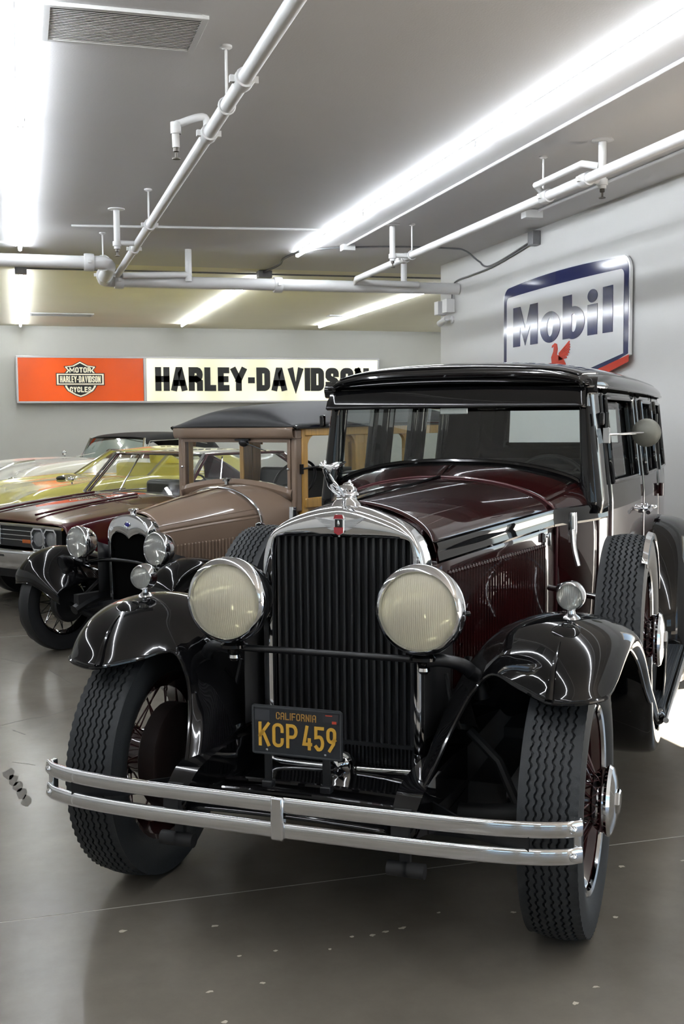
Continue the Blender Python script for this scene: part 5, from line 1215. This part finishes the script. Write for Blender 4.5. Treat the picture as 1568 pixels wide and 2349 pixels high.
for s in (1, -1): build('bumper_corner', G().grid(surf([[(s*.93, .04+.12*k, .545-.01*k), (s*(.945+.0*k), .04+.12*k, .48), (s*.93, .04+.12*k, .385+.02*k)] for k in range(4)], 8, 7)), CHROME, bu, solid=.006)
for s in (1, -1):
    for y in (.72, 3.50): wheel(oc, 'front_wheel' if y < 1 else 'rear_wheel', (s*.735, y, .325), .325, .20, .19, 'disc', s)
build('underside', G().box((0, 2.4, .30), (1.5, 4.4, .10)), DARK, oc, smooth=False)
# greenhouse
def gh(parent, m_roof, wb, wt, rt, rb, ybase, ztop, zbelt, xb, xt, chrome=True, roofc=.04, glassm=GLASSC, npan=None):
    """wb,wt windshield base/top y; rt,rb rear top/bottom y"""
    P = []
    for y, k in ((wt, .0), (wt+.12, .55), ((wt+rt)/2, 1.), (rt-.12, .7), (rt, .25)):
        P.append([(xt*u, y, ztop+roofc*k*(1-abs(u)**2.2)+(-.0)) for u in np.linspace(-1, 1, 11)])
    ro = build('roof', G().grid(surf(P, 24, 25)), m_roof, parent, solid=.02)
    ws_ = build('windshield', G().grid([[(xb*u, wb-.10*(1-u*u), zbelt), (xt*u, wt-.04*(1-u*u), ztop)] for u in np.linspace(-1, 1, 11)]), glassm, parent, smooth=False)
    build('rear_glass', G().grid([[(xb*.93*u, rb+.06*(1-u*u), zbelt), (xt*u, rt, ztop)] for u in np.linspace(-1, 1, 9)]), glassm, parent, smooth=False)
    for s in (1, -1):
        build('windshield_pillar', G().tube([(s*xb, wb+.012, zbelt-.01), (s*xt, wt+.012, ztop)], .015, 8), m_roof, parent)
        if chrome:
            build('pillar_trim', G().tube([(s*xb, wb-.032, zbelt+.005), (s*xt, wt-.032, ztop+.012)], .014, 6), CHROME, ws_)
    if chrome:
        build('windshield_top_trim', G().tube([(xt*u, wt-.04*(1-u*u)-.01, ztop+.004) for u in np.linspace(-1, 1, 11)], .009, 6), CHROME, ws_)
        build('windshield_base_trim', G().tube([(xb*u, wb-.10*(1-u*u)-.01, zbelt+.004) for u in np.linspace(-1, 1, 11)], .010, 6), CHROME, ws_)
    return ro, ws_
ro, ws_ = gh(oc, MAROON2, 1.52, 1.90, 3.05, 3.95, 0, 1.305, .925, .70, .64)
for s in (1, -1):
    build('rear_pillar', G().grid(surf([[(s*.585, 2.95, 1.30), (s*.575, 3.1, 1.30)], [(s*.66, 3.15, 1.15), (s*.60, 3.5, 1.14)], [(s*.73, 3.25, .91), (s*.66, 4.0, .905)]], 10, 5)), MAROON2, oc, solid=.02)
    strip_t(oc, 'roof_rail_trim', [(s*.580, 2.02, 1.31), (s*.60, 2.5, 1.315), (s*.60, 3.0, 1.28), (s*.69, 3.22, 1.05), (s*.73, 3.28, .92)], .010)
    build('side_glass', G().add([(s*.72, 1.75, .92), (s*.74, 3.2, .92), (s*.61, 2.95, 1.28), (s*.59, 2.06, 1.29)], [(0, 1, 2, 3)]), GLASSC, oc, smooth=False)
    strip_t(oc, 'vent_window_frame', [(s*.725, 1.98, .92), (s*.60, 2.16, 1.28)], .008, CHROME, 4); strip_t(oc, 'belt_trim', [(s*.79, 1.6, .915), (s*.80, 2.5, .912), (s*.79, 3.4, .915)], .008)
    build('wiper', G().tube([(s*.10-.25, 1.40, .950), (s*.10+.05, 1.47, .985)], .006, 6), CHROME2, ws_)
build('seats', G().box((0, 2.35, .80), (1.3, .18, .45)).box((0, 3.15, .80), (1.3, .18, .4)), mat('dark_vinyl', (.015, .015, .015), .4), oc, bevel=.05)
build('dash', G().box((0, 1.72, .86), (1.36, .25, .14)), DARK, oc, bevel=.03)
build('steering_wheel', G().tube([(.33+.19*math.cos(t), 2.0+.19*math.sin(t)*.4, .93+.19*math.sin(t)*.9) for t in np.linspace(0, 2*math.pi, 30, endpoint=False)], .010, 6, True), BLACKM, oc)

# yellow coupe ---------------------------------------------------------------------------------------
def place(x, y):
    t = math.radians(ROOM_YAW); return (x*math.cos(t)+y*math.sin(t), -x*math.sin(t)+y*math.cos(t), 0)
yc = empty('yellow_coupe', place(-3.93, 12.85), -math.radians(38+ROOM_YAW), 'yellow coupe seen behind the dark red car, only hood and roof showing', 'car')
def rsec(w, zs, zb, zf, zc): return [(w*.88, zs), (w*.98, zs+.10), (w, zb-.18), (w*.97, zb-.03), (w*.86, zf+.02), (w*.66, zf-.015), (w*.35, zc-.005), (0, zc)]
loft_body(yc, 'body', [(-.30, rsec(.70, .42, .66, .66, .64)), (-.22, rsec(.80, .32, .78, .78, .74)), (.05, rsec(.85, .28, .86, .86, .83)), (.6, rsec(.87, .26, .92, .92, .92)), (1.2, rsec(.88, .26, .95, .95, .965)), (1.6, rsec(.88, .26, .96, .96, .97)), (2.6, rsec(.88, .26, .93, .92, .92)), (3.6, rsec(.87, .28, .92, .92, .92)), (4.3, rsec(.82, .33, .86, .86, .86)), (4.55, rsec(.74, .42, .76, .76, .76))], YELLOW, 70, 50)
gh(yc, YELLOW, 1.62, 2.15, 3.0, 3.75, 0, 1.255, .955, .70, .58, True, .06)
for s in (1, -1):
    build('rear_pillar', G().grid(surf([[(s*.59, 2.8, 1.25), (s*.58, 3.05, 1.25)], [(s*.67, 2.9, 1.10), (s*.62, 3.4, 1.1)], [(s*.74, 3.0, .93), (s*.68, 3.8, .92)]], 10, 5)), YELLOW, yc, solid=.02)
    build('fender_mirror', G().ellipsoid((s*.72, .42, .985), (.05, .03, .035)).tube([(s*.72, .44, .90), (s*.72, .43, .98)], .01, 6), CHROME2, yc)
    headlamp(yc, 'headlight', (s*.64, -.275, .66), .085, .05, LENSW, .012, CHROME, .012, .1)
    for y in (.55, 3.2): wheel(yc, 'front_wheel' if y < 1 else 'rear_wheel', (s*.70, y, .315), .325, .20, .19, 'disc', s)
build('hood_scoop', G().ellipsoid((0, .95, .955), (.10, .14, .05)), CHROME, yc)
build('hood_scoop_mouth', G().ellipsoid((0, .84, .960), (.075, .05, .03)), DARK, yc)
build('bumper', G().tube(cr([(-.82, -.15, .48), (-.6, -.34, .48), (0, -.38, .48), (.6, -.34, .48), (.82, -.15, .48)], 24), .04, 8), CHROME, yc)
build('seats', G().box((0, 2.3, .85), (1.2, .2, .5)), mat('yellow_vinyl', (.62, .54, .12), .5), yc, bevel=.05)
build('dash', G().box((0, 1.85, .90), (1.3, .2, .12)), YELLOW, yc, bevel=.03)
build('underside', G().box((0, 2.1, .30), (1.4, 4.0, .10)), DARK, yc, smooth=False)

# white convertible -----------------------------------------------------------------------------------
wc = empty('white_convertible', place(-4.95, 16.45), -math.radians(38+ROOM_YAW), 'white convertible with raised black top, farthest car at the back left', 'car')
loft_body(wc, 'body', [(-.45, rsec(.78, .45, .72, .72, .70)), (-.35, rsec(.86, .36, .88, .88, .84)), (0, rsec(.90, .30, 1.0, 1.0, .96)), (.6, rsec(.92, .28, 1.06, 1.06, 1.05)), (1.3, rsec(.93, .28, 1.075, 1.075, 1.09)), (1.7, rsec(.93, .28, 1.07, 1.07, 1.08)), (2.7, rsec(.93, .28, 1.03, 1.02, 1.02)), (3.8, rsec(.92, .30, 1.0, 1.0, 1.0)), (4.5, rsec(.88, .35, .93, .93, .93)), (4.8, rsec(.80, .45, .80, .80, .80))], WHITEP, 70, 50)
TOPF = mat('black_convertible_top', (.010, .010, .011), .85, bump=.2, bscale=300)
P = []
for y, z in ((2.12, 1.40), (2.3, 1.44), (2.7, 1.465), (3.2, 1.455), (3.6, 1.38), (3.9, 1.12), (3.95, 1.03)):
    P.append([(-.70, y, z-.11), (-.67, y, z-.035), (-.55, y, z-.005), (-.25, y, z+.008), (0, y, z+.01), (.25, y, z+.008), (.55, y, z-.005), (.67, y, z-.035), (.70, y, z-.11)])
build('convertible_top', G().grid(surf(P, 40, 25)), TOPF, wc, solid=.012)
build('windshield', G().grid([[(.74*u, 1.98-.30*(1-u*u), 1.07), (.66*u, 2.12-.16*(1-u*u), 1.385)] for u in np.linspace(-1, 1, 11)]), glass('tinted_glass', (.55, .68, .66), .06, .5), wc, smooth=False)
for s in (1, -1):
    build('windshield_pillar', G().tube([(s*.74, 1.98, 1.06), (s*.66, 2.12, 1.39)], .02, 8), CHROME, wc)
    build('side_window_frame', G().tube([(s*.76, 1.95, 1.06), (s*.70, 2.2, 1.35)], .010, 6).tube([(s*.70, 2.2, 1.345), (s*.70, 2.9, 1.36), (s*.72, 3.45, 1.28)], .008, 6), CHROME, wc)
    strip_t(wc, 'belt_trim', [(s*.86, 1.3, 1.065), (s*.86, 2.6, 1.03), (s*.86, 3.9, .99)], .010)
    strip_t(wc, 'side_spear', [(s*.925, .1, .82), (s*.945, 1.5, .85), (s*.945, 3.6, .80)], .010)
    headlamp(wc, 'headlight', (s*.70, -.43, .78), .10, .06, LENSW, .014, CHROME, .014, .12)
    build('door_mirror', G().ellipsoid((s*.86, 1.72, 1.155), (.05, .03, .045)).tube([(s*.84, 1.72, 1.06), (s*.86, 1.72, 1.15)], .01, 6), CHROME, wc)
    for y in (.5, 3.3): wheel(wc, 'front_wheel' if y < 1 else 'rear_wheel', (s*.74, y, .34), .345, .20, .20, 'disc', s)
build('wiper', G().tube([(-.2, 1.45, 1.11), (.2, 1.50, 1.17)], .006, 6), CHROME2, wc)
build('hood_ornament', G().tube(cr([(0, -.2, .93), (0, .1, 1.03), (0, .5, 1.075)], 10), .018, 8), CHROME, wc)
build('bumper', G().tube(cr([(-.90, -.3, .55), (-.7, -.52, .55), (0, -.58, .55), (.7, -.52, .55), (.90, -.3, .55)], 24), .05, 8), CHROME, wc)
build('seats', G().box((0, 2.5, .95), (1.3, .2, .5)), mat('red_vinyl', (.20, .02, .02), .5), wc, bevel=.05)
build('dash', G().box((0, 1.9, 1.0), (1.36, .2, .12)), DARK, wc, bevel=.03)
build('underside', G().box((0, 2.1, .32), (1.5, 4.4, .10)), DARK, wc, smooth=False)

# small switch on the back wall, seen through the convertible's window
sp_ = build('wall_outlet', G().box((2.52, BACK-.012, 1.32), (.16, .024, .16)), LAMPWHITE, smooth=False, bevel=.004)
tag(sp_, 'small white wall box behind the convertible', 'outlet'); build('dial', G().box((2.52, BACK-.026, 1.32), (.08, .006, .09)), DARK, sp_, smooth=False)
